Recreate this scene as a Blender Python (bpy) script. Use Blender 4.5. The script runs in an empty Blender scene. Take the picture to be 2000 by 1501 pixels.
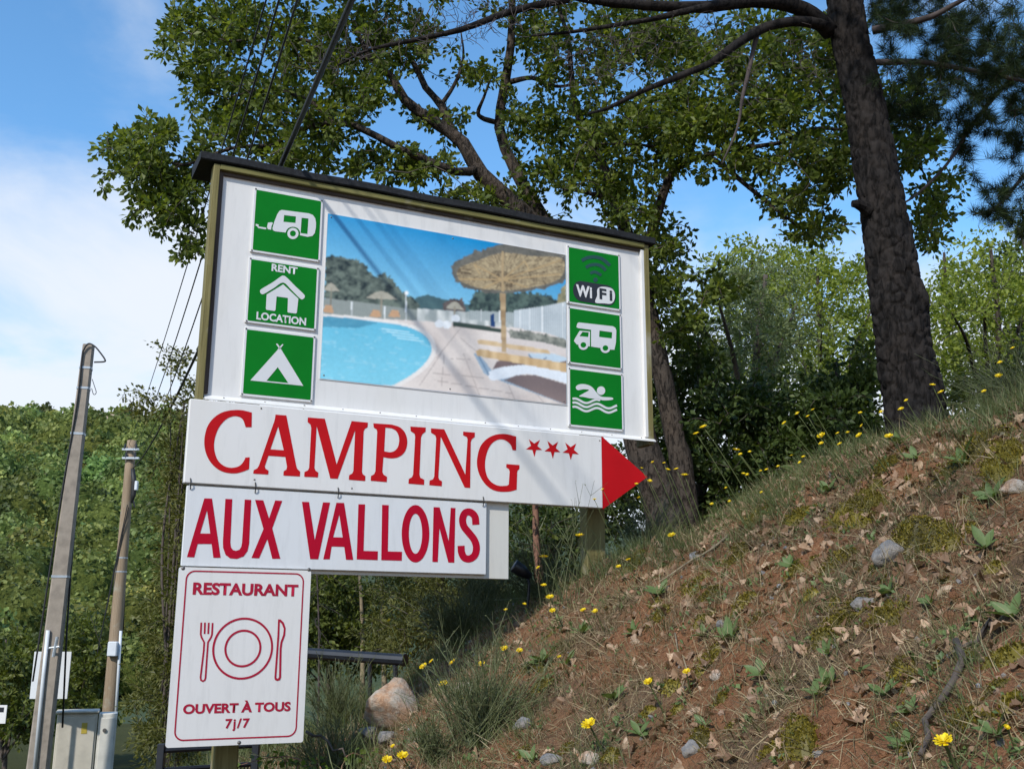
import bpy, math, random
import numpy as np
from mathutils import Vector, Matrix
from mathutils.geometry import tessellate_polygon

random.seed(7); RNG = np.random.default_rng(7)
SC = bpy.context.scene
COL = SC.collection
R = math.radians

# ------------------------------------------------------------------ camera
EYE = 1.6
FPX = 2040.17; PITCH = R(13.2915); ROLL = R(0.2317)          # focal length in photo pixels (2000 wide)
cam_d = bpy.data.cameras.new('camera'); cam = bpy.data.objects.new('camera', cam_d); COL.objects.link(cam)
cam_d.sensor_width = 36.0; cam_d.lens = FPX / 2000 * 36.0; cam_d.clip_end = 5000; cam_d.clip_start = 0.05
FW = np.array([0, math.cos(PITCH), math.sin(PITCH)]); UP0 = np.array([0, -math.sin(PITCH), math.cos(PITCH)]); RT0 = np.array([1., 0, 0])
RT = math.cos(ROLL)*RT0 + math.sin(ROLL)*UP0; UPV = -math.sin(ROLL)*RT0 + math.cos(ROLL)*UP0
cam.matrix_world = Matrix(((RT[0], UPV[0], -FW[0], 0), (RT[1], UPV[1], -FW[1], 0), (RT[2], UPV[2], -FW[2], EYE), (0, 0, 0, 1)))
SC.camera = cam

# ------------------------------------------------------------------ light
SUN_AZ, SUN_EL = 28.0, 40.0        # direction the light travels: azimuth from +Y towards +X; sun stands behind-left
world = bpy.data.worlds.new('World'); SC.world = world; world.use_nodes = True
wn = world.node_tree; wn.nodes.clear()
wo = wn.nodes.new('ShaderNodeOutputWorld'); wb = wn.nodes.new('ShaderNodeBackground'); wb.inputs[1].default_value = 0.13
sky = wn.nodes.new('ShaderNodeTexSky'); sky.sky_type = 'NISHITA'; sky.sun_disc = False
sky.sun_elevation = R(SUN_EL); sky.sun_rotation = R(180 + SUN_AZ)
sky.air_density = 1.0; sky.dust_density = 0.2; sky.ozone_density = 1.3
tc = wn.nodes.new('ShaderNodeTexCoord'); sx = wn.nodes.new('ShaderNodeSeparateXYZ'); wn.links.new(tc.outputs['Generated'], sx.inputs[0])
def wmath(op, a, b=None, c=None):
    n = wn.nodes.new('ShaderNodeMath'); n.operation = op; n.use_clamp = False
    for i, v in enumerate((a, b, c)):
        if v is None: continue
        if isinstance(v, (int, float)): n.inputs[i].default_value = v
        else: wn.links.new(v, n.inputs[i])
    return n.outputs[0]
CLX, CLY = 5.5, 9.4
# clouds: project the view direction on a layer overhead, thicker towards the horizon
zc = wmath('MAXIMUM', sx.outputs[2], 0.04)
cx = wmath('DIVIDE', sx.outputs[0], wmath('ADD', zc, 0.25)); cy = wmath('DIVIDE', sx.outputs[1], wmath('ADD', zc, 0.25))
cv = wn.nodes.new('ShaderNodeCombineXYZ'); wn.links.new(cx, cv.inputs[0]); wn.links.new(cy, cv.inputs[1])
cn = wn.nodes.new('ShaderNodeTexNoise'); cn.inputs['Scale'].default_value = 1.9; cn.inputs['Detail'].default_value = 7; cn.inputs['Roughness'].default_value = 0.56; cn.inputs['Distortion'].default_value = 0.5
co_ = wn.nodes.new('ShaderNodeVectorMath'); co_.operation = 'ADD'; co_.inputs[1].default_value = (CLX, CLY, 0.0); wn.links.new(cv.outputs[0], co_.inputs[0]); wn.links.new(co_.outputs[0], cn.inputs['Vector'])
low = wn.nodes.new('ShaderNodeMapRange'); wn.links.new(sx.outputs[2], low.inputs[0])
low.inputs[1].default_value = 0.46; low.inputs[2].default_value = 0.18; low.inputs[3].default_value = -0.02; low.inputs[4].default_value = 0.50
dens = wmath('ADD', cn.outputs[0], low.outputs[0])
cr = wn.nodes.new('ShaderNodeMapRange'); cr.interpolation_type = 'SMOOTHSTEP'; wn.links.new(dens, cr.inputs[0])
cr.inputs[1].default_value = 0.50; cr.inputs[2].default_value = 0.92; cr.inputs[3].default_value = 0.0; cr.inputs[4].default_value = 0.93
mx = wn.nodes.new('ShaderNodeMix'); mx.data_type = 'RGBA'; wn.links.new(cr.outputs[0], mx.inputs[0])
tint = wn.nodes.new('ShaderNodeMix'); tint.data_type = 'RGBA'; tint.blend_type = 'MULTIPLY'; tint.inputs[0].default_value = 1.0
wn.links.new(sky.outputs[0], tint.inputs[6]); tint.inputs[7].default_value = (.80, 1.22, 1.42, 1)
wn.links.new(tint.outputs[2], mx.inputs[6]); mx.inputs[7].default_value = (5.1, 5.35, 5.75, 1)
wn.links.new(mx.outputs[2], wb.inputs[0]); wn.links.new(wb.outputs[0], wo.inputs[0])
sl = bpy.data.lights.new('sun', 'SUN'); sl.energy = 3.3; sl.angle = R(1.9); sl.color = (1.0, 0.955, 0.88)
so = bpy.data.objects.new('sun', sl); COL.objects.link(so); so.location = (-10, -12, 20)
LDIR = Vector((math.sin(R(SUN_AZ))*math.cos(R(SUN_EL)), math.cos(R(SUN_AZ))*math.cos(R(SUN_EL)), -math.sin(R(SUN_EL))))
so.rotation_euler = LDIR.to_track_quat('-Z', 'Y').to_euler()
SC.view_settings.view_transform = 'Standard'; SC.view_settings.look = 'None'; SC.view_settings.gamma = 1.0
SC.view_settings.use_curve_mapping = False; SC.view_settings.exposure = 0.43
SC.render.engine = 'CYCLES'; SC.cycles.max_bounces = 6; SC.cycles.transparent_max_bounces = 6

# ------------------------------------------------------------------ helpers
def ray(px, py):
    d = FW + RT*((px-1000)/FPX) + UPV*((750.5-py)/FPX)
    return d/d[1]
def at(px, py, Y):
    p = ray(px, py)*Y
    return np.array([p[0], p[1], p[2]+EYE])
def link(o, parent=None):
    COL.objects.link(o)
    if parent is not None: o.parent = parent
    return o
def tag(o, label=None, cat=None, group=None, kind=None):
    if label: o['label'] = label
    if cat: o['category'] = cat
    if group: o['group'] = group
    if kind: o['kind'] = kind
    return o
def empty(name, loc, rz=0.0, label=None, cat=None, group=None):
    o = bpy.data.objects.new(name, None); o.empty_display_size = 0.1
    o.location = loc; o.rotation_euler = (0, 0, rz); COL.objects.link(o)
    return tag(o, label, cat, group)
def mesh_np(name, V, F, smooth=False):
    """V (n,3); F list of int arrays each (m,k)"""
    if not isinstance(F, (list, tuple)): F = [F]
    V = np.asarray(V, dtype=np.float32)
    F = [np.asarray(f, dtype=np.int32) for f in F if len(f)]
    me = bpy.data.meshes.new(name)
    nl = sum(f.size for f in F); npl = sum(len(f) for f in F)
    me.vertices.add(len(V)); me.loops.add(nl); me.polygons.add(npl)
    me.vertices.foreach_set('co', V.ravel())
    me.loops.foreach_set('vertex_index', np.concatenate([f.ravel() for f in F]))
    tot = np.concatenate([np.full(len(f), f.shape[1], np.int32) for f in F])
    st = np.concatenate([[0], np.cumsum(tot)[:-1]]).astype(np.int32)
    me.polygons.foreach_set('loop_start', st); me.polygons.foreach_set('loop_total', tot)
    me.polygons.foreach_set('use_smooth', np.full(npl, bool(smooth)))
    me.update(calc_edges=True)
    return me
def obj(name, me, mat, parent=None, loc=None):
    o = bpy.data.objects.new(name, me)
    if mat is not None and len(me.materials) == 0: me.materials.append(mat)
    if loc is not None: o.location = loc
    return link(o, parent)
class MB:
    def __init__(s): s.v = []; s.f = {3: [], 4: []}; s.n = 0
    def add(s, V, F):
        V = np.asarray(V, float); s.v.append(V)
        for f in F: s.f.setdefault(len(f), []).append([i+s.n for i in f])
        s.n += len(V)
    def box(s, a, b, bev=0.0):
        (x0, y0, z0), (x1, y1, z1) = a, b
        if x0 > x1: x0, x1 = x1, x0
        if y0 > y1: y0, y1 = y1, y0
        if z0 > z1: z0, z1 = z1, z0
        if bev <= 0:
            V = [(x, y, z) for z in (z0, z1) for y in (y0, y1) for x in (x0, x1)]
            s.add(V, [(0,2,3,1), (4,5,7,6), (0,1,5,4), (2,6,7,3), (0,4,6,2), (1,3,7,5)]); return
        b_ = bev; V = []; idx = {}
        for zi, z in enumerate((z0, z1)):
            for yi, y in enumerate((y0, y1)):
                for xi, x in enumerate((x0, x1)):
                    sx_, sy_, sz_ = (1-2*xi)*b_, (1-2*yi)*b_, (1-2*zi)*b_
                    idx[xi, yi, zi] = len(V)
                    V += [(x, y+sy_, z+sz_), (x+sx_, y, z+sz_), (x+sx_, y+sy_, z)]
        F = []
        def q(axis, val):
            o_ = [k for k in (0, 1, 2) if k != axis]; r = []
            for a_, c_ in ((0, 0), (1, 0), (1, 1), (0, 1)):
                key = [0, 0, 0]; key[axis] = val; key[o_[0]] = a_; key[o_[1]] = c_
                r.append(idx[tuple(key)]+axis)
            return r
        for ax in range(3):
            for val in (0, 1): F.append(q(ax, val))
        for ax in range(3):
            o_ = [k for k in (0, 1, 2) if k != ax]
            for a_ in (0, 1):
                for c_ in (0, 1):
                    k0 = [0, 0, 0]; k0[o_[0]] = a_; k0[o_[1]] = c_; k1 = list(k0); k1[ax] = 1
                    i0, i1 = idx[tuple(k0)], idx[tuple(k1)]
                    F.append((i0+o_[0], i0+o_[1], i1+o_[1], i1+o_[0]))
        for k, i in idx.items(): F.append((i, i+1, i+2))
        s.add(V, F)
    def tube(s, pts, rad, n=8, caps=True):
        pts = np.asarray(pts, float); m = len(pts)
        rad = np.full(m, rad) if np.isscalar(rad) else np.asarray(rad, float)
        V, F = tube_arr(pts, rad, n)
        F = [tuple(f) for f in F]
        if caps:
            F.append(tuple(range(n-1, -1, -1))); F.append(tuple(range((m-1)*n, m*n)))
        s.add(V, F)
    def mesh(s, name, smooth=False):
        V = np.concatenate(s.v)
        return mesh_np(name, V, [np.array(f) for f in s.f.values() if f], smooth)
    def build(s, name, mat, parent=None, smooth=False, loc=None):
        me = s.mesh(name, smooth); me.validate()
        return obj(name, me, mat, parent, loc)
def frames(pts):
    m = len(pts); t = np.gradient(pts, axis=0); t /= np.linalg.norm(t, axis=1)[:, None]+1e-9
    ref = np.array([0, 0, 1.]) if abs(t[0][2]) < .9 else np.array([1., 0, 0])
    a = np.cross(t[0], ref); a /= np.linalg.norm(a); A = [a]
    for i in range(1, m):
        a = A[-1]-t[i]*np.dot(A[-1], t[i]); a /= np.linalg.norm(a)+1e-9; A.append(a)
    A = np.array(A); return A, np.cross(t, A)
def tube_arr(pts, rad, n, wob=None):
    A, B = frames(pts); m = len(pts)
    an = np.linspace(0, 2*np.pi, n, endpoint=False)
    rr = rad[:, None]*np.ones((m, n))
    if wob is not None: rr = rr*wob
    V = pts[:, None]+A[:, None]*(np.cos(an)[None, :, None]*rr[..., None])+B[:, None]*(np.sin(an)[None, :, None]*rr[..., None])
    F = [(i*n+j, i*n+(j+1) % n, (i+1)*n+(j+1) % n, (i+1)*n+j) for i in range(m-1) for j in range(n)]
    return V.reshape(-1, 3), F
def tubes_np(P, Rr, n=3):
    """many tubes at once: P (k,m,3), Rr (k,m)"""
    k, m, _ = P.shape
    t = np.gradient(P, axis=1); t /= np.linalg.norm(t, axis=2, keepdims=True)+1e-9
    ref = np.array([0.31, 0.47, 0.83]); a = np.cross(t, ref); a /= np.linalg.norm(a, axis=2, keepdims=True)+1e-9
    b = np.cross(t, a); an = np.linspace(0, 2*np.pi, n, endpoint=False)
    V = P[:, :, None]+(a[:, :, None]*np.cos(an)[:, None]+b[:, :, None]*np.sin(an)[:, None])*Rr[:, :, None, None]
    i = np.arange(m-1)[:, None]*n; j = np.arange(n)[None]
    q = np.stack([i+j, i+(j+1) % n, i+n+(j+1) % n, i+n+j], -1).reshape(-1, 4)
    F = (q[None]+(np.arange(k)*m*n)[:, None, None]).reshape(-1, 4)
    return V.reshape(-1, 3), F
def scatter(TV, TF, pos, rot, scl):
    """copies of template TV (k,3)/TF (m,q) -> big arrays; rot (n,3,3), scl (n,) or (n,3)"""
    scl = np.asarray(scl); S = scl[:, None, None] if scl.ndim == 1 else scl[:, None, :]
    V = np.einsum('nij,nkj->nki', rot, TV[None]*S)+pos[:, None]
    F = (TF[None]+(np.arange(len(pos))*len(TV))[:, None, None]).reshape(-1, TF.shape[1])
    return V.reshape(-1, 3), F
def rot_from(dirs, ups):
    """rotation whose +Y is dirs and +Z close to ups"""
    y = dirs/(np.linalg.norm(dirs, axis=1, keepdims=True)+1e-9)
    x = np.cross(y, ups); x /= np.linalg.norm(x, axis=1, keepdims=True)+1e-9
    z = np.cross(x, y); return np.stack([x, y, z], -1)
def rnd_dirs(n, rng=RNG):
    v = rng.normal(size=(n, 3)); return v/np.linalg.norm(v, axis=1, keepdims=True)
_sn = np.random.default_rng(3)
_SW = [(_sn.normal(size=(9, 3)), _sn.uniform(0, 6.28, 9)) for _ in range(6)]
def fbm(x, y, z=0.0, freq=1.0, octs=3):
    o = np.zeros(np.broadcast(x, y).shape); a = 1.0
    for k in range(octs):
        W, ph = _SW[k % 6]
        for w, p in zip(W, ph): o = o+a*np.sin((w[0]*x+w[1]*y+w[2]*z)*freq+p)/4.0
        freq *= 2.1; a *= .5
    return o

# ------------------------------------------------------------------ materials
class NT:
    def __init__(s, name):
        s.m = bpy.data.materials.new(name); s.m.use_nodes = True; s.t = s.m.node_tree
        s.b = s.t.nodes['Principled BSDF']; s.out = s.t.nodes['Material Output']
        s.tc = s.t.nodes.new('ShaderNodeTexCoord')
    def n(s, typ, **kw):
        nd = s.t.nodes.new(typ)
        for k, v in kw.items():
            if hasattr(nd, k) and k not in nd.inputs: setattr(nd, k, v)
            else: nd.inputs[k].default_value = v
        return nd
    def l(s, a, b): s.t.links.new(a, b)
    def noise(s, scale, detail=4, rough=.6, stretch=None, coord='Object', dist=0):
        nd = s.n('ShaderNodeTexNoise', Scale=scale, Detail=detail, Roughness=rough, Distortion=dist)
        if stretch:
            mp = s.n('ShaderNodeMapping'); mp.inputs['Scale'].default_value = stretch
            s.l(s.tc.outputs[coord], mp.inputs[0]); s.l(mp.outputs[0], nd.inputs['Vector'])
        else: s.l(s.tc.outputs[coord], nd.inputs['Vector'])
        return nd.outputs[0]
    def ramp(s, fac, stops):
        nd = s.n('ShaderNodeValToRGB'); el = nd.color_ramp.elements
        while len(el) < len(stops): el.new(0.5)
        for e, (p, c) in zip(el, stops): e.position = p; e.color = (*c, 1)
        s.l(fac, nd.inputs[0]); return nd.outputs[0]
    def mix(s, fac, a, b, mode='MIX'):
        nd = s.n('ShaderNodeMix'); nd.data_type = 'RGBA'; nd.blend_type = mode
        for i, v in ((0, fac), (6, a), (7, b)):
            if isinstance(v, (int, float)): nd.inputs[i].default_value = v
            elif isinstance(v, tuple): nd.inputs[i].default_value = (*v, 1)
            else: s.l(v, nd.inputs[i])
        return nd.outputs[2]
    def bump(s, h, strength=.5, dist=.01):
        nd = s.n('ShaderNodeBump', Strength=strength, Distance=dist); s.l(h, nd.inputs['Height']); s.l(nd.outputs[0], s.b.inputs['Normal'])
    def col(s, c):
        if isinstance(c, tuple): s.b.inputs['Base Color'].default_value = (*c, 1)
        else: s.l(c, s.b.inputs['Base Color'])
    def set(s, rough=.6, metal=0, spec=.5):
        s.b.inputs['Roughness'].default_value = rough; s.b.inputs['Metallic'].default_value = metal; s.b.inputs['Specular IOR Level'].default_value = spec
        return s
def mat_plain(name, c, rough=.5, metal=0, var=.12, scale=6.0, bump=0.0, stretch=None, spec=.5):
    t = NT(name); nz = t.noise(scale, 5, .6, stretch)
    d = tuple(x*(1-var*2.2) for x in c); e = tuple(min(1, x*(1+var)) for x in c)
    t.col(t.ramp(nz, [(.25, d), (.55, c), (.8, e)])); t.set(rough, metal, spec)
    if bump: t.bump(t.noise(scale*4, 6, .65, stretch), bump, .004)
    return t.m
def mat_leaf(name, dark, mid, lite, trans=.3, rough=.5, patch=.9):
    t = NT(name); g = t.n('ShaderNodeNewGeometry')
    c1 = t.ramp(g.outputs['Random Per Island'], [(0, dark), (.5, mid), (1, lite)])
    nz = t.noise(patch, 3, .5)
    c2 = t.mix(t.ramp(nz, [(.35, (0, 0, 0)), (.65, (1, 1, 1))]), t.mix(1.0, c1, (.74, .78, .8), 'MULTIPLY'), c1)
    t.col(c2); t.set(rough, 0, .3)
    tr = t.n('ShaderNodeBsdfTranslucent'); t.l(t.mix(1.0, c2, (1.25, 1.2, .55), 'MULTIPLY'), tr.inputs[0])
    mxs = t.n('ShaderNodeMixShader'); mxs.inputs[0].default_value = trans
    t.l(t.b.outputs[0], mxs.inputs[1]); t.l(tr.outputs[0], mxs.inputs[2]); t.l(mxs.outputs[0], t.out.inputs[0])
    return t.m
def mat_bark(name, a, b, scale=14, stretch=(1, 1, .22), bump=1.0, dist=.03):
    t = NT(name); f = t.noise(scale, 7, .68, stretch, dist=.7); g = t.noise(scale*4, 5, .7, stretch); p = t.noise(2.5, 4)
    h = t.mix(.3, t.ramp(f, [(.36, (0, 0, 0)), (.50, (.7, .7, .7)), (.7, (1, 1, 1))]), g)
    c = t.ramp(h, [(.08, tuple(x*.35 for x in a)), (.45, a), (.9, b)])
    t.col(t.mix(t.ramp(p, [(.35, (0, 0, 0)), (.7, (1, 1, 1))]), c, t.mix(1.0, c, (1.25, 1.12, 1.0), 'MULTIPLY')))
    t.set(.92, 0, .15); t.bump(h, bump, dist); return t.m

M = {}
def sign_white(name, c=(.675, .665, .65)):
    t = NT(name); n1 = t.noise(2.2, 5, .6, (1, 1, .5)); n2 = t.noise(26, 4, .7, (1, 1, .12))
    a = t.mix(t.ramp(n2, [(.50, (0, 0, 0)), (.80, (.7, .7, .7))]), c, tuple(x*.82 for x in c))
    t.col(t.mix(t.ramp(n1, [(.45, (0, 0, 0)), (.75, (.6, .6, .6))]), a, (c[0]*.93, c[1]*.91, c[2]*.87)))
    t.set(.38, 0, .45); t.bump(t.noise(1.6, 2), .08, .02); return t.m
M['white'] = sign_white('sign_white'); M['white_cool'] = sign_white('sign_white_cool', (.63, .645, .66)); M['white_warm'] = sign_white('sign_backing', (.58, .57, .53))
M['plate_white'] = mat_plain('plate_white', (.65, .65, .65), .35, var=.03)
M['print_white'] = mat_plain('print_white', (.60, .61, .62), .4, var=.03)
M['green'] = mat_plain('plate_green', (.001, .165, .012), .5, var=.07, scale=3, spec=.12)
M['red'] = mat_plain('print_red', (.46, .006, .010), .5, var=.05, scale=4, spec=.12)
M['crimson'] = mat_plain('print_crimson', (.40, .003, .022), .5, var=.05, scale=4, spec=.12)
M['restred'] = mat_plain('print_rest_red', (.36, .014, .04), .5, var=.05, spec=.12)
M['teal'] = mat_plain('print_teal', (.004, .055, .045), .4, var=.05)
M['ink'] = mat_plain('print_black', (.010, .012, .018), .4, var=.05)
M['black'] = mat_plain('black_metal', (.014, .016, .022), .42, var=.2, scale=12)
M['wire'] = mat_plain('wire_black', (.012, .012, .013), .6, var=.1)
M['screw'] = mat_plain('screw_steel', (.16, .15, .14), .5, .6, var=.2)
M['galv'] = mat_plain('galvanised', (.42, .46, .50), .45, .5, var=.12, scale=12)
M['plastic'] = mat_plain('grey_plastic', (.58, .61, .64), .45, var=.05)
M['shadowfilm'] = None
def roof_mat():
    t = NT('roof_felt'); t.col(t.ramp(t.noise(60, 5, .7), [(.3, (.006, .0065, .008)), (.7, (.024, .026, .030))])); t.set(.8, 0, .25)
    t.bump(t.noise(160, 3), .5, .003); return t.m
M['roof'] = roof_mat()
def wood_mat(name, a, b, stretch):
    t = NT(name); g = t.noise(22, 6, .65, stretch); p = t.noise(4, 4, .6)
    c = t.ramp(g, [(.25, tuple(x*.55 for x in a)), (.5, a), (.75, b)])
    t.col(t.mix(t.ramp(p, [(.56, (0, 0, 0)), (.70, (.75, .75, .75))]), c, (.30, .28, .22))); t.set(.75, 0, .25); t.bump(g, .5, .006); return t.m
M['olive_v'] = wood_mat('olive_timber_upright', (.17, .145, .055), (.24, .21, .095), (3, 3, .12))
M['olive_h'] = wood_mat('olive_timber_rail', (.15, .138, .045), (.23, .21, .085), (.12, 3, 3))
M['shade_v'] = wood_mat('shade_strip_upright', (.060, .045, .038), (.10, .08, .066), (3, 3, .1))  # dark brown standing in for the frame's shadow on the panel
M['shade_h'] = wood_mat('shade_strip_rail', (.060, .045, .036), (.11, .085, .066), (.1, 3, 3))
M['polewood'] = wood_mat('pole_wood', (.26, .19, .125), (.36, .28, .19), (4, 4, .06))
M['concrete'] = mat_plain('pole_concrete', (.29, .245, .20), .85, var=.16, scale=7, bump=.5)
M['cabinet'] = mat_plain('cabinet_beige', (.52, .48, .40), .6, var=.10, scale=4)
M['cabinet_lite'] = mat_plain('cabinet_light', (.62, .60, .54), .6, var=.10, scale=4)
M['pine_bark'] = mat_bark('pine_bark', (.009, .008, .0078), (.026, .023, .022), 26, (1, 1, .30), .8, .012)
M['oak_bark'] = mat_bark('oak_bark', (.036, .030, .026), (.085, .072, .062), 34, (1, 1, .35), 1.0, .02)
M['twig'] = mat_plain('twig_bark', (.075, .058, .047), .9, var=.2, scale=20)
M['deadtwig'] = mat_plain('dead_twig_bark', (.06, .046, .043), .9, var=.2, scale=20)
M['redbark'] = mat_plain('reddish_bark', (.20, .10, .065), .9, var=.25, scale=20, bump=.5)
M['palebark'] = mat_plain('pale_bark', (.24, .19, .12), .9, var=.25, scale=20, bump=.5)
M['oak_leaf'] = mat_leaf('oak_leaf', (.060, .090, .012), (.118, .160, .025), (.21, .245, .052), .5)
M['pine_needle'] = mat_leaf('pine_needle', (.012, .026, .008), (.022, .042, .011), (.045, .068, .016), .15, .75)
M['yg_leaf'] = mat_leaf('yellow_green_leaf', (.15, .20, .026), (.23, .28, .038), (.31, .35, .06), .45)
M['silver_leaf'] = mat_leaf('silvery_leaf', (.12, .155, .062), (.19, .23, .10), (.28, .32, .16), .38)
M['dark_leaf'] = mat_leaf('dark_leaf', (.036, .060, .014), (.062, .095, .022), (.105, .14, .036), .36)
M['olive_leaf'] = mat_leaf('olive_leaf', (.085, .090, .022), (.135, .138, .034), (.20, .195, .055), .35)
M['hedge_leaf'] = mat_leaf('hedge_leaf', (.070, .090, .016), (.115, .14, .026), (.17, .19, .042), .35)
M['forest_leaf'] = mat_leaf('forest_leaf', (.11, .14, .032), (.18, .215, .05), (.28, .31, .085), .4, patch=.22)
M['broom'] = mat_leaf('broom_stem', (.070, .085, .030), (.12, .138, .055), (.20, .205, .105), .2, patch=2)
M['bramble'] = mat_leaf('bramble_leaf', (.075, .12, .014), (.125, .19, .02), (.18, .25, .04), .4)
M['grass_green'] = mat_leaf('grass_green', (.070, .090, .028), (.115, .14, .048), (.19, .205, .085), .3, patch=3)
M['grass_dry'] = mat_leaf('grass_dry', (.080, .056, .026), (.20, .145, .072), (.40, .31, .175), .15, patch=3)
M['dead_leaf'] = mat_leaf('dead_oak_leaf', (.13, .072, .038), (.29, .175, .105), (.50, .345, .225), .15, patch=3)
M['rosette'] = mat_leaf('rosette_leaf', (.075, .12, .036), (.12, .175, .055), (.18, .235, .085), .3, patch=3)
M['petal'] = mat_leaf('petal_yellow', (.75, .50, .005), (.86, .62, .008), (.92, .72, .02), .3)
M['moss'] = mat_leaf('moss', (.060, .046, .006), (.125, .098, .010), (.22, .170, .018), .1, patch=9)

def forest_tone():
    t = M['forest_leaf'].node_tree; pb = t.nodes['Principled BSDF']; lk = pb.inputs['Base Color'].links[0]; src = lk.from_socket
    vc = t.nodes.new('ShaderNodeVertexColor'); vc.layer_name = 'tone'; mxn = t.nodes.new('ShaderNodeMix'); mxn.data_type = 'RGBA'; mxn.blend_type = 'MULTIPLY'; mxn.inputs[0].default_value = 1.0
    t.links.new(src, mxn.inputs[6]); t.links.new(vc.outputs[0], mxn.inputs[7]); t.links.new(mxn.outputs[2], pb.inputs['Base Color'])
    tr = [n for n in t.nodes if n.type == 'BSDF_TRANSLUCENT'][0]; t.links.new(mxn.outputs[2], tr.inputs[0])
forest_tone()
def forest_core():
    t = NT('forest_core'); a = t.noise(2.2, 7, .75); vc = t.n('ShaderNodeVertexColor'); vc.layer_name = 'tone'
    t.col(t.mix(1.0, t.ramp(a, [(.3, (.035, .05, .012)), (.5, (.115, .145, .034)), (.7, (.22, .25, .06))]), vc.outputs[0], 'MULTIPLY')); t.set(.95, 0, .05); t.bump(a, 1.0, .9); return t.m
M['forest_core'] = forest_core()
def soil_mat():
    t = NT('bank_soil'); a = t.noise(1.7, 5, .6); b = t.noise(38, 7, .72); c = t.noise(150, 3, .6)
    base = t.ramp(b, [(.25, (.045, .03, .018)), (.48, (.13, .083, .048)), (.62, (.19, .12, .07)), (.8, (.28, .195, .12))])
    red = t.ramp(b, [(.25, (.11, .038, .016)), (.5, (.27, .10, .04)), (.75, (.42, .20, .09))])
    x = t.mix(t.ramp(a, [(.40, (0, 0, 0)), (.54, (1, 1, 1))]), base, red)
    t.col(t.mix(.5, x, t.ramp(c, [(.35, (.05, .033, .02)), (.65, (.25, .155, .09))]))); t.set(.95, 0, .15)
    t.bump(t.mix(.4, b, c), 1.0, .03); return t.m
M['soil'] = soil_mat()
def verge_mat():
    t = NT('verge_ground'); b = t.noise(.9, 6, .7); c = t.noise(18, 6, .75)
    t.col(t.mix(.5, t.ramp(b, [(.3, (.030, .040, .012)), (.7, (.075, .085, .028))]), t.ramp(c, [(.3, (.03, .035, .012)), (.7, (.10, .09, .04))])))
    t.set(.95, 0, .1); t.bump(c, 1, .06); return t.m
M['verge'] = verge_mat()
M['hill'] = mat_plain('hill_ground', (.040, .062, .016), .95, var=.3, scale=.05)
def rock_mat(name, a, b, c):
    t = NT(name); n1 = t.noise(7, 7, .7); n2 = t.noise(32, 6, .75)
    t.col(t.mix(t.ramp(n1, [(.42, (0, 0, 0)), (.58, (1, 1, 1))]), t.ramp(n2, [(.28, tuple(x*.4 for x in a)), (.5, a), (.75, b)]), t.ramp(n2, [(.3, tuple(x*.5 for x in c)), (.7, c)])))
    t.set(.9, 0, .2); t.bump(t.mix(.5, n1, n2), 1.0, .03); return t.m
M['rock_orange'] = rock_mat('rock_orange', (.44, .27, .17), (.60, .44, .32), (.50, .44, .37))
M['rock_grey'] = rock_mat('rock_grey', (.20, .20, .205), (.36, .36, .36), (.28, .25, .22))
M['rock_pink'] = rock_mat('rock_pink', (.40, .20, .115), (.52, .31, .20), (.40, .27, .19))
M['cliff'] = rock_mat('cliff_limestone', (.42, .35, .27), (.55, .49, .41), (.42, .29, .2))

# ------------------------------------------------------------------ terrain
def _pl():
    P = [ray(1800, 1450)*2.8, ray(1700, 880)*5.2, ray(1163, 1118)*6.5]
    A = np.array([[1, p[0], p[1]] for p in P]); return np.linalg.solve(A, np.array([p[2] for p in P]))
PA = _pl()
def _crest():
    pts = []
    for px, py in ((2000, 790), (1850, 835), (1700, 880), (1550, 955), (1400, 1040), (1280, 1080), (1180, 1118), (1080, 1150), (1000, 1180), (900, 1245), (850, 1290), (720, 1400)):
        d = ray(px, py); k = PA[0]/(d[2]-PA[1]*d[0]-PA[2]); pts.append(d*k)
    return np.array(pts)
CR = _crest(); _o = np.argsort(CR[:, 0]); CRX, CRY, CRZ = CR[_o, 0], CR[_o, 1], CR[_o, 2]
def smin(a, b, k): return -np.logaddexp(-k*a, -k*b)/k
def smax(a, b, k): return np.logaddexp(k*a, k*b)/k
def height(x, y, detail=True):
    """ground height, metres relative to the eye, then lifted by EYE"""
    x = np.asarray(x, float); y = np.asarray(y, float)
    h1 = PA[0]+PA[1]*x+PA[2]*np.minimum(y, 8.6)
    xc = np.clip(x, CRX[0]-.8, 6.0)
    cz = np.interp(xc, CRX, CRZ)+np.where(xc > CRX[-1], (xc-CRX[-1])*.33, 0)+np.where(xc < CRX[0], (xc-CRX[0])*.55, 0)
    cyy = np.interp(xc, CRX, CRY)
    h2 = cz+.035-.045*np.maximum(y-cyy, 0)+.12*np.minimum(y-cyy, 0)
    h2 = np.where(y > 14, np.maximum(h2, cz-.4), h2)
    base = -1.62-.088*np.clip(y, 0, 20)
    h = smin(h1, h2, 11.0)+.03
    h = smax(h, base, 7.0)
    bankw = np.clip((h-base)/.5, 0, 1)
    if detail:
        h = h+bankw*(.042*fbm(x, y, 0, 3.4, 3)+.016*fbm(x, y, 4, 13.0, 3))+.02*fbm(x, y, 2, 1.6, 2)
    # wooded hill on the left beyond the valley
    d = np.clip((y-48)/245.0, 0, 1); ramp = d*d*(3-2*d)*.35+d*.65
    side = np.clip((x+.02*y)/110.0, -1, 1); side = 1-.62*np.clip(side+.35, 0, 1)
    hill = ramp*(57+3.0*fbm(x*.02, y*.004, 0, 1.0, 3))*side
    far = np.clip((y-25)/20, 0, 1)
    h = h*(1-far)+far*(-3.35+hill)
    return h+EYE
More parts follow.
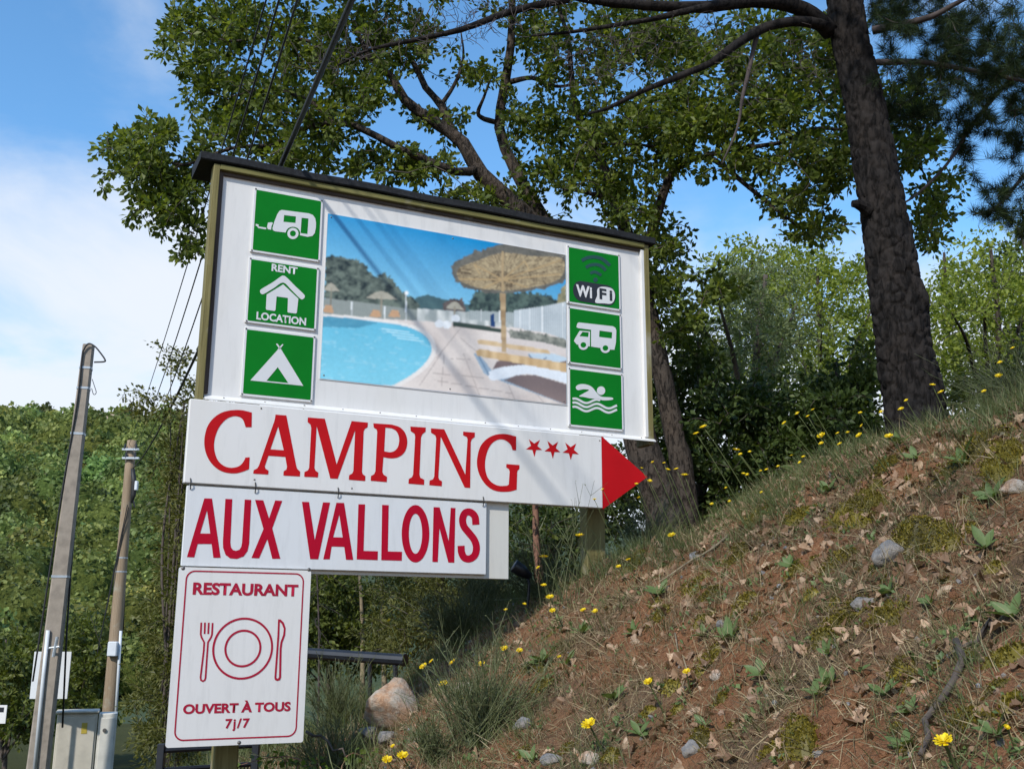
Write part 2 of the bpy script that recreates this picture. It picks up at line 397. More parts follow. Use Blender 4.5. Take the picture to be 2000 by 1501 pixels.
def bank_hit(px, py, lo=1.2, hi=14.0):
    d = ray(px, py); t = np.linspace(lo, hi, 900); P = d[None]*t[:, None]
    g = height(P[:, 0], P[:, 1])-EYE; k = np.argmax(P[:, 2] < g)
    if not (P[:, 2] < g).any(): k = int(np.argmin(P[:, 2]-g))
    return np.array([P[k, 0], P[k, 1], g[k]+EYE])
def bank_normal(x, y):
    e = .06; hx = (height(x+e, y)-height(x-e, y))/(2*e); hy = (height(x, y+e)-height(x, y-e))/(2*e)
    n = np.stack([-hx, -hy, np.ones_like(hx)], -1); return n/np.linalg.norm(n, axis=-1, keepdims=True)
def build_ground():
    xs = np.concatenate([-np.geomspace(900, 3.2, 70), np.arange(-3.1, 4.6, .036), np.geomspace(4.7, 900, 60)])
    ys = np.concatenate([np.linspace(-60, .2, 14), np.arange(.3, 9.0, .036), np.geomspace(9.1, 1500, 90)])
    X, Y = np.meshgrid(xs, ys); Z = height(X, Y); V = np.stack([X, Y, Z], -1).reshape(-1, 3)
    nx, ny = len(xs), len(ys); i = np.arange(ny-1)[:, None]*nx; j = np.arange(nx-1)[None]
    F = np.stack([i+j, i+j+1, i+nx+j+1, i+nx+j], -1).reshape(-1, 4)
    c = V[F].mean(1); bank = (c[:, 0] > -1.9) & (c[:, 0] < 30) & (c[:, 1] < 11); hillm = c[:, 1] > 40
    for name, mk, mat in (('bank', bank & ~hillm, 'soil'), ('hillside', hillm, 'hill'), ('ground', ~bank & ~hillm, 'verge')):
        f = F[mk]; u, inv = np.unique(f.ravel(), return_inverse=True)
        o = obj(name, mesh_np(name, V[u], inv.reshape(-1, 4), True), M[mat]); o['kind'] = 'structure'
build_ground()

# ------------------------------------------------------------------ the sign: plane coordinates u (along), v (height from the eye), w (towards the road)
SYAW = R(25.449); SO = np.array([-1.70676, 5.3, 0.0]); SU = np.array([math.cos(SYAW), math.sin(SYAW), 0]); SN = np.array([-math.sin(SYAW), math.cos(SYAW), 0])
def uv(px, py, w=0.0):
    d = ray(px, py); o = SO-SN*w; t = (o@SN)/(d@SN); q = d*t-o
    return (float(q@SU), float(q[2]))
def sroot(name, u0, v0, label, cat):
    p = SO+SU*u0; o = empty(name, (p[0], p[1], v0+EYE), SYAW, label, cat); o['u0'] = u0; o['v0'] = v0; return o
def sbox(root, name, mat, u0, u1, v0, v1, w0, w1, bev=0.0, parent=None):
    b = MB(); ou, ov = root['u0'], root['v0']
    b.box((u0-ou, -w1, v0-ov), (u1-ou, -w0, v1-ov), bev); return b.build(name, M[mat], parent or root)
def flat(root, name, mat, polys, w, parent=None):
    """polys: list of (outer, hole, hole...) loops in u,v -> flat sheet at w"""
    V = []; F = []; ou, ov = root['u0'], root['v0']
    for loops in polys:
        vl = [[Vector((a, b, 0)) for a, b in lp] for lp in loops]; n0 = len(V)
        for lp in loops: V += [(a-ou, -w, b-ov) for a, b in lp]
        for t in tessellate_polygon(vl):
            a, b, c = (V[n0+k] for k in t)
            cr_ = (b[0]-a[0])*(c[2]-a[2])-(b[2]-a[2])*(c[0]-a[0])
            F.append((n0+t[0], n0+t[1], n0+t[2]) if cr_ > 0 else (n0+t[0], n0+t[2], n0+t[1]))
    return obj(name, mesh_np(name, V, np.array(F)), M[mat], parent or root)
def stroke(pts, wd, closed=False):
    p = np.array(pts, float); n = len(p)
    if closed: t = np.roll(p, -1, 0)-np.roll(p, 1, 0)
    else: t = np.gradient(p, axis=0)
    t /= np.linalg.norm(t, axis=1)[:, None]+1e-12; nn = np.stack([-t[:, 1], t[:, 0]], 1)
    wd = np.broadcast_to(wd, n)[:, None]*.5
    a, b = p+nn*wd, p-nn*wd
    if closed: return [a.tolist(), b[::-1].tolist()]
    return [a.tolist()+b[::-1].tolist()]
def smooth_path(pts, n=40, closed=False):
    p = np.array(pts, float)
    if closed: p = np.vstack([p[-1], p, p[0], p[1]])
    else: p = np.vstack([2*p[0]-p[1], p, 2*p[-1]-p[-2]])
    out = []; k = len(p)-3
    for i in range(k):
        m = max(2, n//k)
        for s_ in np.linspace(0, 1, m, endpoint=False):
            a, b, c, d = p[i:i+4]
            out.append(.5*((2*b)+(-a+c)*s_+(2*a-5*b+4*c-d)*s_**2+(-a+3*b-3*c+d)*s_**3))
    if not closed: out.append(p[-2])
    return [tuple(q) for q in out]
def ell(cx, cy, rx, ry, n=48): return [(cx+rx*math.cos(a), cy+ry*math.sin(a)) for a in np.linspace(0, 2*math.pi, n, endpoint=False)]
def rrect(u0, u1, v0, v1, r, n=8):
    o = []
    for cx_, cy_, a0 in ((u1-r, v1-r, 0), (u0+r, v1-r, 90), (u0+r, v0+r, 180), (u1-r, v0+r, 270)):
        o += [(cx_+r*math.cos(R(a0+90*k/n)), cy_+r*math.sin(R(a0+90*k/n))) for k in range(n+1)]
    return o
def cropper(x0, y0, s, w):
    return lambda pts: [uv(x0+x/s, y0+y/s, w) for x, y in pts]
def text(root, name, mat, body, box, w, bold=.03, parent=None, spacing=1.0):
    cu = bpy.data.curves.new('t', 'FONT'); cu.body = body; cu.offset = bold; cu.resolution_u = 4; cu.space_character = spacing
    ob = bpy.data.objects.new('t', cu); COL.objects.link(ob)
    dg = bpy.context.evaluated_depsgraph_get(); me = bpy.data.meshes.new_from_object(ob.evaluated_get(dg))
    bpy.data.objects.remove(ob); bpy.data.curves.remove(cu)
    co = np.empty(len(me.vertices)*3, np.float32); me.vertices.foreach_get('co', co); co = co.reshape(-1, 3)
    a, b = co[:, :2].min(0), co[:, :2].max(0); (u0, v0), (u1, v1) = box
    uu = u0+(co[:, 0]-a[0])/(b[0]-a[0])*(u1-u0); vv = v0+(co[:, 1]-a[1])/(b[1]-a[1])*(v1-v0)
    co = np.stack([uu-root['u0'], np.full(len(co), -w), vv-root['v0']], 1).astype(np.float32)
    me.vertices.foreach_set('co', co.ravel()); me.materials.clear(); me.name = name; me.update()
    return obj(name, me, M[mat], parent or root)
def screw(root, u, v, w, parent=None, r=.006):
    b = MB(); V = [(u-root['u0'], -w-.004, v-root['v0'])]+[(u-root['u0']+r*math.cos(a), -w, v-root['v0']+r*math.sin(a)) for a in np.linspace(0, 2*math.pi, 8, endpoint=False)]
    b.add(V, [(0, 1+i, 1+(i+1) % 8) for i in range(8)]); return b.build('screw', M['screw'], parent or root)

# --- billboard
gz = lambda u, w=0: float(height(*(SO+SU*u-SN*w)[:2]))-EYE
BB = sroot('billboard', 1.45, gz(1.45), 'large white roofed billboard with olive timber frame, pool photograph and green pictogram plates', 'billboard')
PW = .004                                             # face of the recessed white panel
sbox(BB, 'panel', 'white', .098, 2.83, 1.19, 2.475, -.02, PW)
sbox(BB, 'frame_upright', 'olive_v', .060, .094, 1.165, 2.487, -.045, .040, .003)
sbox(BB, 'frame_upright', 'olive_v', 2.834, 2.872, 1.150, 2.487, -.12, .030, .003)
sbox(BB, 'frame_rail', 'olive_h', .0945, 2.8335, 2.458, 2.489, -.10, .041, .003)
sbox(BB, 'shade_strip', 'shade_v', .0945, .118, 1.205, 2.457, .0045, .020, .002)  # dark strip added as the shadow of the left upright
sbox(BB, 'shade_strip', 'shade_h', .1185, 2.81, 2.437, 2.457, .0045, .020, .002)  # likewise, the top rail's shadow made as a dark strip
sbox(BB, 'edge_strip', 'white', 2.8105, 2.8335, 1.195, 2.445, .0045, .030, .002)
def drip():
    b = MB(); ou, ov = BB['u0'], BB['v0']; prof = [(1.200, .006), (1.172, .050), (1.166, .050), (1.166, .046), (1.194, .002)]
    V = [(u-ou, -w, v-ov) for u in (.10, 2.874) for v, w in prof]; n = len(prof)
    b.add(V, [(i, (i+1) % n, n+(i+1) % n, n+i) for i in range(n)]+[tuple(range(n)), tuple(range(2*n-1, n-1, -1))]); return b.build('drip_strip', M['white'], BB)
ds = drip()
for k in range(13): screw(BB, .2+k*.215, 1.187+random.uniform(-.002, .002), .028, ds, .005)
def roof():
    b = MB(); ou, ov = BB['u0'], BB['v0']; prof = [(-.26, 2.50), (.050, 2.494), (.056, 2.500), (.056, 2.536), (.048, 2.541), (-.26, 2.575)]
    n = len(prof); us = np.linspace(-.015, 2.91, 15); V = []
    for i, u in enumerate(us):
        V += [(u-ou, -w, v-ov+.004*math.sin(i*1.7)) for w, v in prof]
    F = [(k*n+i, k*n+(i+1) % n, (k+1)*n+(i+1) % n, (k+1)*n+i) for k in range(len(us)-1) for i in range(n)]
    F += [tuple(range(n-1, -1, -1)), tuple(range((len(us)-1)*n, len(us)*n))]
    b.add(V, F); return b.build('roof', M['roof'], BB)
roof()
for u0, u1 in ((.30, .42), (2.465, 2.595)):
    g0 = min(gz(u0, -.1), gz(u1, -.1))-.35; sbox(BB, 'post', 'olive_v', u0, u1, g0, 2.45, -.215, -.122, .004)
sbox(BB, 'cross_beam', 'olive_h', .1, 2.8, 2.2, 2.3, -.121, -.101)
sbox(BB, 'cross_beam', 'olive_h', .1, 2.8, 1.25, 1.35, -.121, -.101)
# the printed pool photograph: a sheet whose colours are printed on a fine grid
def rgb(r, g, b):
    f = lambda c: (c/255/12.92 if c/255 <= .04045 else ((c/255+.055)/1.055)**2.4)
    return np.array([f(r), f(g), f(b)])
def pool_print():
    u0, v1 = uv(640.5, 416.7, .009); u1, _ = uv(1104.6, 496.2, .009); _, v0 = uv(625.6, 738.7, .009)
    nx, ny = 310, 198; rg = np.random.default_rng(11)
    U, Vv = np.meshgrid(np.linspace(u0, u1, nx), np.linspace(v0, v1, ny)); S = (U-u0)/(u1-u0); T = (Vv-v0)/(v1-v0)
    def inside(poly):
        p = np.array([uv(a, b, .009) for a, b in poly]); r = np.zeros(U.shape, bool); j = len(p)-1
        for i in range(len(p)):
            c = ((p[i, 1] > Vv) != (p[j, 1] > Vv)) & (U < (p[j, 0]-p[i, 0])*(Vv-p[i, 1])/(p[j, 1]-p[i, 1]+1e-12)+p[i, 0]); r ^= c; j = i
        return r
    def nz(fx, fy, seed):
        g = np.random.default_rng(seed).random((int(fy)+3, int(fx)+3)); X = S*fx; Y = T*fy; i = X.astype(int); j = Y.astype(int); a = X-i; b = Y-j
        a = a*a*(3-2*a); b = b*b*(3-2*b)
        return g[j, i]*(1-a)*(1-b)+g[j, i+1]*a*(1-b)+g[j+1, i]*(1-a)*b+g[j+1, i+1]*a*b
    fo = .4*nz(40, 28, 1)+.35*nz(85, 60, 2)+.25*nz(160, 110, 3)
    C = np.empty(U.shape+(3,))
    def put(mask, c0, c1=None, k=None):
        if c1 is None: C[mask] = c0
        else: C[mask] = (c0*(1-k[..., None])+c1*k[..., None])[mask]
    every = np.ones(U.shape, bool); k = np.clip((T-.42)/.58+.25*(S-.5), 0, 1)
    put(every, rgb(150, 212, 234), rgb(0, 136, 196), k**.8)
    # hill, tree masses
    put(inside([(800, 592), (815, 580), (835, 575), (858, 582), (885, 588), (915, 595), (915, 612), (800, 612)]), rgb(62, 92, 98), rgb(80, 110, 112), fo)
    def ragged(poly, c0, c1, amp=9, fine=3):
        q = []
        for (a, b), (c, d) in zip(poly, poly[1:]+poly[:1]):
            m = max(1, int(math.hypot(c-a, d-b)/fine))
            for s_ in range(m):
                q.append((a+(c-a)*s_/m+rg.normal()*amp*.25, b+(d-b)*s_/m+rg.normal()*amp*.3))
        put(inside(q), c0, c1, np.clip((fo-.25)*2.2, 0, 1))
    ragged([(634, 502), (655, 500), (672, 505), (695, 506), (716, 520), (728, 540), (748, 533), (768, 545), (780, 566), (806, 582), (822, 598), (822, 618), (634, 612)], rgb(30, 42, 42), rgb(112, 124, 112))
    ragged([(862, 612), (868, 590), (885, 582), (905, 590), (912, 612)], rgb(70, 62, 62), rgb(112, 98, 92))
    ragged([(913, 612), (916, 588), (930, 568), (960, 566), (1000, 570), (1050, 572), (1084, 582), (1092, 604), (1000, 618)], rgb(26, 42, 44), rgb(88, 108, 98))
    ragged([(1088, 588), (1096, 560), (1110, 552), (1110, 610), (1088, 606)], rgb(120, 118, 90), rgb(170, 160, 120))
    # terrace
    put(inside([(630, 612), (820, 622), (900, 625), (1110, 640), (1112, 795), (620, 745)]), rgb(205, 193, 186), rgb(226, 216, 208), nz(12, 10, 6))
    put(inside([(815, 602), (900, 608), (1010, 615), (1010, 640), (900, 632), (815, 626)]), rgb(160, 168, 166), rgb(220, 222, 218), np.clip(nz(60, 20, 9)*1.5-.3, 0, 1))
    # fences
    m = inside([(632, 582), (700, 589), (760, 598), (815, 605), (815, 626), (700, 620), (632, 612)]); put(m, rgb(96, 106, 102), rgb(176, 182, 176), (np.sin(U*560)*.5+.5))
    m = inside([(1004, 606), (1060, 598), (1110, 588), (1110, 664), (1060, 648), (1004, 640)]); put(m, rgb(160, 172, 178), rgb(216, 222, 224), (np.sin(U*420)*.5+.5)*.6+.3*nz(20, 14, 8))
    put(inside([(917, 606), (1004, 610), (1004, 630), (917, 624)]), rgb(120, 132, 132), rgb(196, 204, 204), np.sin(U*480)*.5+.5)
    def line(a, b, wd, c, mask=None):
        p, q = np.array(uv(*a, .009)), np.array(uv(*b, .009)); d = q-p; L = np.linalg.norm(d); d /= L
        s_ = (U-p[0])*d[0]+(Vv-p[1])*d[1]; e = np.abs(-(U-p[0])*d[1]+(Vv-p[1])*d[0]); mk = (s_ > 0) & (s_ < L) & (e < wd*.5)
        if mask is not None: mk &= mask
        C[mk] = c
    for x_, y0_, y1_ in ((687, 588, 617), (751, 597, 622), (793, 570, 628), (1016, 604, 641), (1034, 602, 645), (1059, 598, 650), (1099, 590, 662), (940, 604, 628), (976, 606, 630)): line((x_, y0_), (x_, y1_), .007, rgb(226, 230, 230))
    put(inside(ell(794, 572, 4, 4, 12)), rgb(236, 238, 238))
    # small parasols and chairs far off
    for x_, y_, w_ in ((647, 562, 16), (745, 578, 31), (888, 598, 18)):
        put(inside([(x_-w_, y_+4), (x_-w_*.4, y_-7), (x_, y_-10), (x_+w_*.4, y_-6), (x_+w_, y_+7), (x_, y_+6)]), rgb(150, 146, 132), rgb(192, 186, 168), fo); line((x_, y_), (x_-1, y_+42), .007, rgb(150, 140, 122))
    for x_, y_ in ((733, 612), (770, 612), (640, 603)): put(inside([(x_-12, y_+6), (x_-4, y_-8), (x_+8, y_-6), (x_+12, y_+8)]), rgb(196, 156, 120))
    for x_, y_ in ((858, 632), (873, 634), (890, 622)): put(inside(ell(x_, y_, 9, 8, 14)), rgb(232, 236, 238))
    put(inside([(884, 628), (930, 634), (982, 642), (980, 650), (884, 637)]), rgb(50, 66, 56))
    put(inside([(959, 614), (965, 612), (967, 638), (958, 638)]), rgb(22, 60, 110))
    ragged([(988, 645), (1030, 645), (1075, 655), (1110, 664), (1110, 682), (1060, 670), (1000, 660)], rgb(90, 96, 88), rgb(160, 160, 148), 4)
    put(inside([(985, 658), (1060, 668), (1110, 682), (1110, 692), (985, 672)]), rgb(214, 204, 198))
    # pool
    pool = smooth_path([(620, 616), (680, 621), (740, 628), (795, 638), (830, 655), (843, 680), (834, 704), (806, 730), (768, 752)], 60)
    put(inside(smooth_path([(620, 612), (680, 616), (745, 623), (800, 633), (838, 651), (852, 680), (842, 708), (814, 734), (776, 758)], 60)+[(620, 758)]), rgb(232, 226, 220))
    pm = inside(pool+[(620, 752)]); rip = .5*nz(26, 60, 12)+.5*nz(60, 130, 13); yk = np.clip((T-.0)/.42, 0, 1)
    put(pm, rgb(128, 205, 226), rgb(84, 176, 208), np.clip(yk*.8+.25*(rip-.5), 0, 1))
    hl = pm & (rip > .70) & (T < .34); C[hl] = C[hl]*.75+rgb(196, 234, 242)*.25
    put(pm & inside([(620, 616), (690, 622), (740, 630), (700, 640), (620, 638)]), rgb(62, 138, 168), rgb(90, 160, 186), rip)
    for i in range(4): line((745+i*10, 642+i*6), (800+i*9, 648+i*6), .006, rgb(196, 232, 240), pm)
    # paving joints
    J = rgb(168, 156, 150)
    for a, b in (((862, 690), (820, 752)), ((852, 700), (900, 640)), ((868, 690), (862, 755)), ((905, 690), (940, 780)), ((845, 728), (945, 738)), ((848, 742), (1000, 768)), ((880, 700), (920, 702)), ((900, 660), (935, 690)), ((990, 745), (1010, 790)), ((1040, 760), (1070, 795))): line(a, b, .004, J)
    # sun loungers
    put(inside([(925, 690), (945, 728), (955, 735), (1110, 792), (1110, 780), (960, 722), (935, 690)]), rgb(150, 172, 190))
    put(inside([(962, 722), (970, 706), (985, 700), (1030, 712), (1000, 716), (975, 726)]), rgb(118, 100, 98))
    put(inside(smooth_path([(955, 726), (985, 716), (1040, 712), (1085, 718), (1112, 726), (1112, 748), (1070, 738), (1030, 730), (990, 738), (960, 742)], 40, True)), rgb(226, 232, 238))
    put(inside([(984, 742), (1010, 732), (1045, 732), (1080, 742), (1112, 752), (1112, 792), (1060, 772)]), rgb(112, 98, 98), rgb(140, 122, 118), nz(8, 8, 20))
    put(inside([(1030, 690), (1080, 690), (1112, 700), (1112, 720), (1080, 712), (1040, 702)]), rgb(190, 208, 220))
    put(inside([(1090, 708), (1112, 702), (1112, 716)]), rgb(128, 108, 100))
    for a, b in (((932, 690), (955, 732)), ((1032, 692), (1042, 702)), ((1068, 698), (1058, 704))): line(a, b, .010, rgb(110, 136, 162))
    put(inside([(932, 664), (938, 663), (1000, 672), (1070, 683), (1076, 692), (1000, 681), (934, 671)]), rgb(196, 166, 124), rgb(222, 198, 160), nz(40, 6, 21))
    put(inside([(929, 686), (936, 681), (1000, 692), (1112, 710), (1112, 728), (1000, 707), (932, 695)]), rgb(190, 156, 110), rgb(224, 196, 152), nz(50, 8, 22))
    # thatched parasol
    put(inside([(976, 560), (987, 560), (989, 688), (980, 686)]), rgb(150, 124, 90), rgb(196, 170, 132), nz(3, 40, 30))
    rim = smooth_path([(885, 540), (886, 516), (910, 500), (950, 486), (985, 476), (1040, 480), (1085, 490), (1108, 494), (1108, 540), (1085, 556), (1040, 567), (985, 573), (935, 568), (900, 556)], 90, True)
    rim = [(a+rg.normal()*1.6, b+rg.normal()*1.8) for a, b in rim]; rm = inside(rim); put(rm, rgb(62, 62, 58), rgb(128, 124, 112), fo)
    und = smooth_path([(894, 542), (896, 524), (925, 512), (980, 494), (1040, 500), (1098, 505), (1098, 538), (1070, 554), (1020, 564), (985, 567), (935, 562), (906, 552)], 90, True)
    um = inside(und); cu_, cv_ = uv(983, 545, .009); ang = np.arctan2((Vv-cv_)*1.9, U-cu_); rad = np.hypot(U-cu_, (Vv-cv_)*1.9)
    hb = rg.random(420); st = np.interp((ang+np.pi)/(2*np.pi)*400+2.5*nz(40, 30, 31)+np.floor(rad*14)*7, np.arange(420), hb)*.6+.4*nz(150, 110, 32)
    put(um, rgb(84, 68, 48), rgb(206, 186, 146), np.clip(st*1.15-.1-.25*(rad < .10), 0, 1))
    for x_, y_ in ((897, 545), (925, 516), (940, 565), (1025, 510), (1095, 535), (1036, 563), (1096, 508), (985, 566)): line((981, 546), (x_, y_), .010, rgb(178, 152, 110), um)
    line((925, 516), (938, 536), .007, rgb(190, 164, 120)); line((1025, 510), (1035, 530), .007, rgb(190, 164, 120))
    line((982, 490), (982, 570), .016, rgb(176, 152, 114), rm)
    C[:] = C*(.90+.12*nz(200, 140, 40)[..., None]+.08*nz(9, 7, 41)[..., None])
    for ax_ in (0, 1): C[:] = .25*np.roll(C, 1, ax_)+.5*C+.25*np.roll(C, -1, ax_)
    V = np.stack([U-BB['u0'], np.full(U.shape, -.009), Vv-BB['v0']], -1).reshape(-1, 3)
    i = np.arange(ny-1)[:, None]*nx; j = np.arange(nx-1)[None]; F = np.stack([i+j, i+j+1, i+nx+j+1, i+nx+j], -1).reshape(-1, 4)
    me = mesh_np('photo_print', V, F); ca = me.color_attributes.new('ink', 'FLOAT_COLOR', 'POINT')
    ca.data.foreach_set('color', np.concatenate([C, np.ones(U.shape+(1,))], -1).astype(np.float32).ravel())
    t = NT('photo_ink'); at_ = t.n('ShaderNodeVertexColor'); at_.layer_name = 'ink'; t.col(at_.outputs[0]); t.set(.33, 0, .4)
    sh = sbox(BB, 'photo_sheet', 'plate_white', u0-.004, u1+.004, v0-.004, v1+.004, .0045, .008)
    p = obj('photo_print', me, t.m, sh)
    p['label'] = 'colour print of a swimming pool, a straw parasol and sun loungers'
    for a, b in ((u0+.02, v1-.02), (u1-.02, v1-.02), (u0+.02, v0+.02), (u1-.02, v0+.02), ((u0+u1)*.5, v0+.02), ((u0+u1)*.5, v1-.02)): screw(BB, a, b, .0095, sh, .005)
pool_print()

# pictogram plates
PLATES = {'caravan': ((501, 370.4), (621.5, 507)), 'house': ((490.9, 506), (613.4, 641.5)), 'tent': ((482.5, 643), (606.3, 780.5)),
          'wifi': ((1110.9, 482.3), (1209.6, 603.3)), 'camper': ((1112.7, 601.3), (1212.2, 718.5)), 'swimmer': ((1113.2, 720.3), (1215.2, 838))}
LBL = {'caravan': 'green plate with white caravan pictogram', 'house': 'green plate with white house and the words RENT LOCATION', 'tent': 'green plate with white tent pictogram',
       'wifi': 'green plate with wireless network emblem', 'camper': 'green plate with white motorhome pictogram', 'swimmer': 'green plate with white swimmer over waves'}
PWZ = .016; GW = .0175
PL = {}
for k, (a, b) in PLATES.items():
    (u0, v1), (u1, v0) = uv(*a, GW), uv(*b, GW)
    pl = sbox(BB, 'plate', 'plate_white', u0-.013, u1+.013, v0-.013, v1+.013, .0045, PWZ, .002); pl['label'] = LBL[k]
    flat(BB, 'green_field', 'green', [(rrect(u0, u1, v0, v1, .006, 3),)], GW, pl)
    for su_ in (u0-.004, u1+.004):
        for sv_ in (v0-.004, v1+.004): screw(BB, su_, sv_, GW+.0005, pl, .005)
    PL[k] = pl
IW = .019
c1 = cropper(360, 280, 3.95, IW); c2 = cropper(800, 400, 3.95, IW); c3 = cropper(340, 640, 3.95, IW); c4 = cropper(800, 700, 3.95, IW)
arch = [(838+56*math.cos(R(a)), 693+50*math.sin(R(a))) for a in range(18, -190, -16)]
flat(BB, 'pictogram', 'print_white', [
    (c1([(752, 513), (960, 540), (992, 552), (1010, 578), (1016, 610), (1015, 650), (1006, 692), (988, 714), (952, 721)]+arch+[(700, 678), (684, 670), (680, 655), (694, 605), (718, 545), (733, 522)]),
     c1([(770, 553), (862, 564), (858, 614), (765, 605)]), c1([(905, 574), (958, 580), (950, 700), (897, 692)])),
    (c1(ell(838, 695, 43, 43)), c1(ell(838, 695, 23, 23))),
    (c1([(645, 612), (672, 608), (684, 614), (672, 640), (670, 666), (645, 662), (638, 645)]),), (c1([(572, 641), (632, 650), (631, 663), (572, 654)]),), (c1([(552, 620), (574, 627), (572, 654), (562, 640), (550, 634)]),)], IW, PL['caravan'])
flat(BB, 'pictogram', 'print_white', [
    (c1(smooth_path([(765, 1020), (790, 1034), (860, 1104), (922, 1163), (928, 1186), (914, 1201), (893, 1196), (828, 1132), (763, 1073), (690, 1116), (615, 1160), (592, 1158), (584, 1140), (596, 1122), (680, 1072), (745, 1026)], 64, True)),),
    (c1([(763, 1087), (880, 1197), (868, 1305), (860, 1312), (800, 1304), (796, 1298), (800, 1192), (712, 1180), (703, 1286), (696, 1292), (634, 1283), (629, 1275), (635, 1165)]),)], IW, PL['house'])
text(BB, 'lettering', 'print_white', 'RENT', (c1([(672, 983)])[0], c1([(874, 957)])[0]), IW, .035, PL['house'])
text(BB, 'lettering', 'print_white', 'LOCATION', (c1([(555, 1357)])[0], c1([(941, 1346)])[0]), IW, .035, PL['house'])
flat(BB, 'pictogram', 'print_white', [
    (c3([(588, 405), (800, 168), (806, 152), (813, 146), (820, 152), (826, 166), (997, 447)]), c3([(800, 303), (882, 426), (712, 409)])),
    (c3([(786, 124), (796, 120), (826, 160), (815, 166)]),), (c3([(836, 124), (844, 130), (812, 168), (803, 160)]),)], IW, PL['tent'])
def arcs(pts, wd): return (c2(stroke(smooth_path(pts, 24), wd)[0]),)
flat(BB, 'emblem_waves', 'teal', [arcs([(1393, 526), (1432, 518), (1480, 543)], [22]*9 if False else 23), arcs([(1360, 484), (1390, 466), (1440, 460), (1485, 476), (1514, 506)], 25), arcs([(1328, 430), (1370, 408), (1430, 402), (1490, 420), (1546, 468)], 27), (c2(ell(1434, 578, 18, 18, 20)),)], IW, PL['wifi'])
(pa, pb), (pc, pd) = c2([(1262, 735)])[0], c2([(1588, 630)])[0]
ph = pd-pb
flat(BB, 'emblem_pill', 'ink', [(rrect(pa, pc, pb, pd, ph*.46, 10),)], IW, PL['wifi'])
wl = c2(smooth_path([(1432, 752), (1446, 700), (1447, 655), (1470, 634), (1520, 634), (1565, 650), (1583, 690), (1578, 735), (1552, 762), (1500, 760)], 60, True))
flat(BB, 'emblem_field', 'plate_white', [(wl,)], IW+.0012, PL['wifi'])
text(BB, 'lettering', 'plate_white', 'Wi', (c2([(1284, 703)])[0], c2([(1406, 632)])[0]), IW+.0012, .04, PL['wifi'], 1.1)
text(BB, 'lettering', 'ink', 'Fi', (c2([(1464, 726)])[0], c2([(1562, 658)])[0]), IW+.0024, .035, PL['wifi'], 1.35)
flat(BB, 'pictogram', 'print_white', [
    (c2([(1287, 942), (1294, 914), (1306, 906), (1570, 936), (1588, 948), (1595, 968), (1592, 1060), (1580, 1117), (1552, 1116), (1400, 1092), (1400, 963), (1300, 950)]), c2([(1465, 969), (1563, 982), (1560, 1030), (1462, 1018)])),
    (c2([(1312, 970), (1392, 976), (1391, 1091), (1372, 1090), (1290, 1076), (1268, 1050), (1274, 1034)]), c2([(1334, 979), (1382, 984), (1378, 1019), (1311, 1012)]))], IW, PL['camper'])
for wx, wy in ((1340, 1082), (1510, 1106)):
    flat(BB, 'pictogram_wheel', 'print_white', [(c2(ell(wx, wy, 38, 36)), c2(ell(wx, wy-2, 22, 21)))], IW+.001, PL['camper'])
    flat(BB, 'pictogram_hub', 'green', [(c2(ell(wx, wy-2, 22, 21)),)], IW+.001, PL['camper'])
def wave(x0, x1, y, slope):
    xs = np.linspace(x0, x1, 44); return (c4(stroke([(x, y+slope*(x-x0)-15*math.sin((x-x0)/172*2*math.pi+.9)) for x in xs], 17)[0]),)
flat(BB, 'pictogram', 'print_white', [(c4(ell(1477, 247, 32, 33)),),
    (c4(smooth_path([(1283, 228), (1290, 208), (1325, 196), (1370, 201), (1408, 220), (1440, 258), (1478, 292), (1560, 300), (1565, 316), (1500, 322), (1440, 310), (1390, 306), (1345, 296), (1308, 290), (1345, 266), (1384, 243), (1345, 236), (1300, 243)], 90, True)),),
    wave(1257, 1470, 322, .05), wave(1257, 1600, 352, .06), wave(1257, 1600, 384, .06)], IW, PL['swimmer'])

# --- arrow sign CAMPING ***
AW = .052
(au0, av1), (_, av0) = uv(371.6, 775.4, AW), uv(359, 941.3, AW); au1 = uv(1176.5, 920, AW)[0]; tipu, tipv = uv(1264, 931, AW)
av1 = 1.163; av0 = uv(700, 963, AW)[1]
AR = sroot('arrow_sign', (au0+au1)/2, av0, 'white board reading CAMPING in red with three stars and a red arrow point', 'sign')
sbox(AR, 'board', 'white', au0, au1, av0, av1, .008, AW, .004)
def arrow():
    b = MB(); ou, ov = AR['u0'], AR['v0']; P = [(au1+.0006, av0-.004), (tipu, tipv), (au1+.0006, av1+.004)]
    V = [(u-ou, -w, v-ov) for w in (AW+.002, .03) for u, v in P]; b.add(V, [(0, 1, 2), (5, 4, 3), (0, 3, 4, 1), (1, 4, 5, 2), (2, 5, 3, 0)]); return b.build('arrow_point', M['red'], AR)
arrow()
LW = AW+.0015
k3 = cropper(340, 640, 3.95, LW); k4 = cropper(800, 700, 3.95, LW)
C_ = smooth_path([(600, 652), (520, 634), (440, 635), (370, 652), (310, 690), (265, 745), (240, 815), (233, 895), (248, 972), (285, 1040), (340, 1090), (400, 1115), (470, 1121), (530, 1108), (578, 1088)], 70)+[(583, 997), (548, 1000)]+smooth_path([(546, 1012), (522, 1048), (490, 1070), (440, 1078), (390, 1066), (345, 1030), (318, 975), (308, 905), (318, 838), (345, 770), (390, 714), (440, 685), (490, 682), (530, 706), (552, 765)], 70)+[(598, 765)]
A_ = [(782, 668), (866, 675), (942, 1062), (950, 1086), (973, 1108), (970, 1145), (843, 1138), (845, 1106), (866, 1092), (871, 1070), (858, 994), (728, 985), (700, 1066), (706, 1086), (729, 1100), (726, 1130), (610, 1123), (614, 1096), (640, 1084), (654, 1062), (774, 716), (780, 690)]
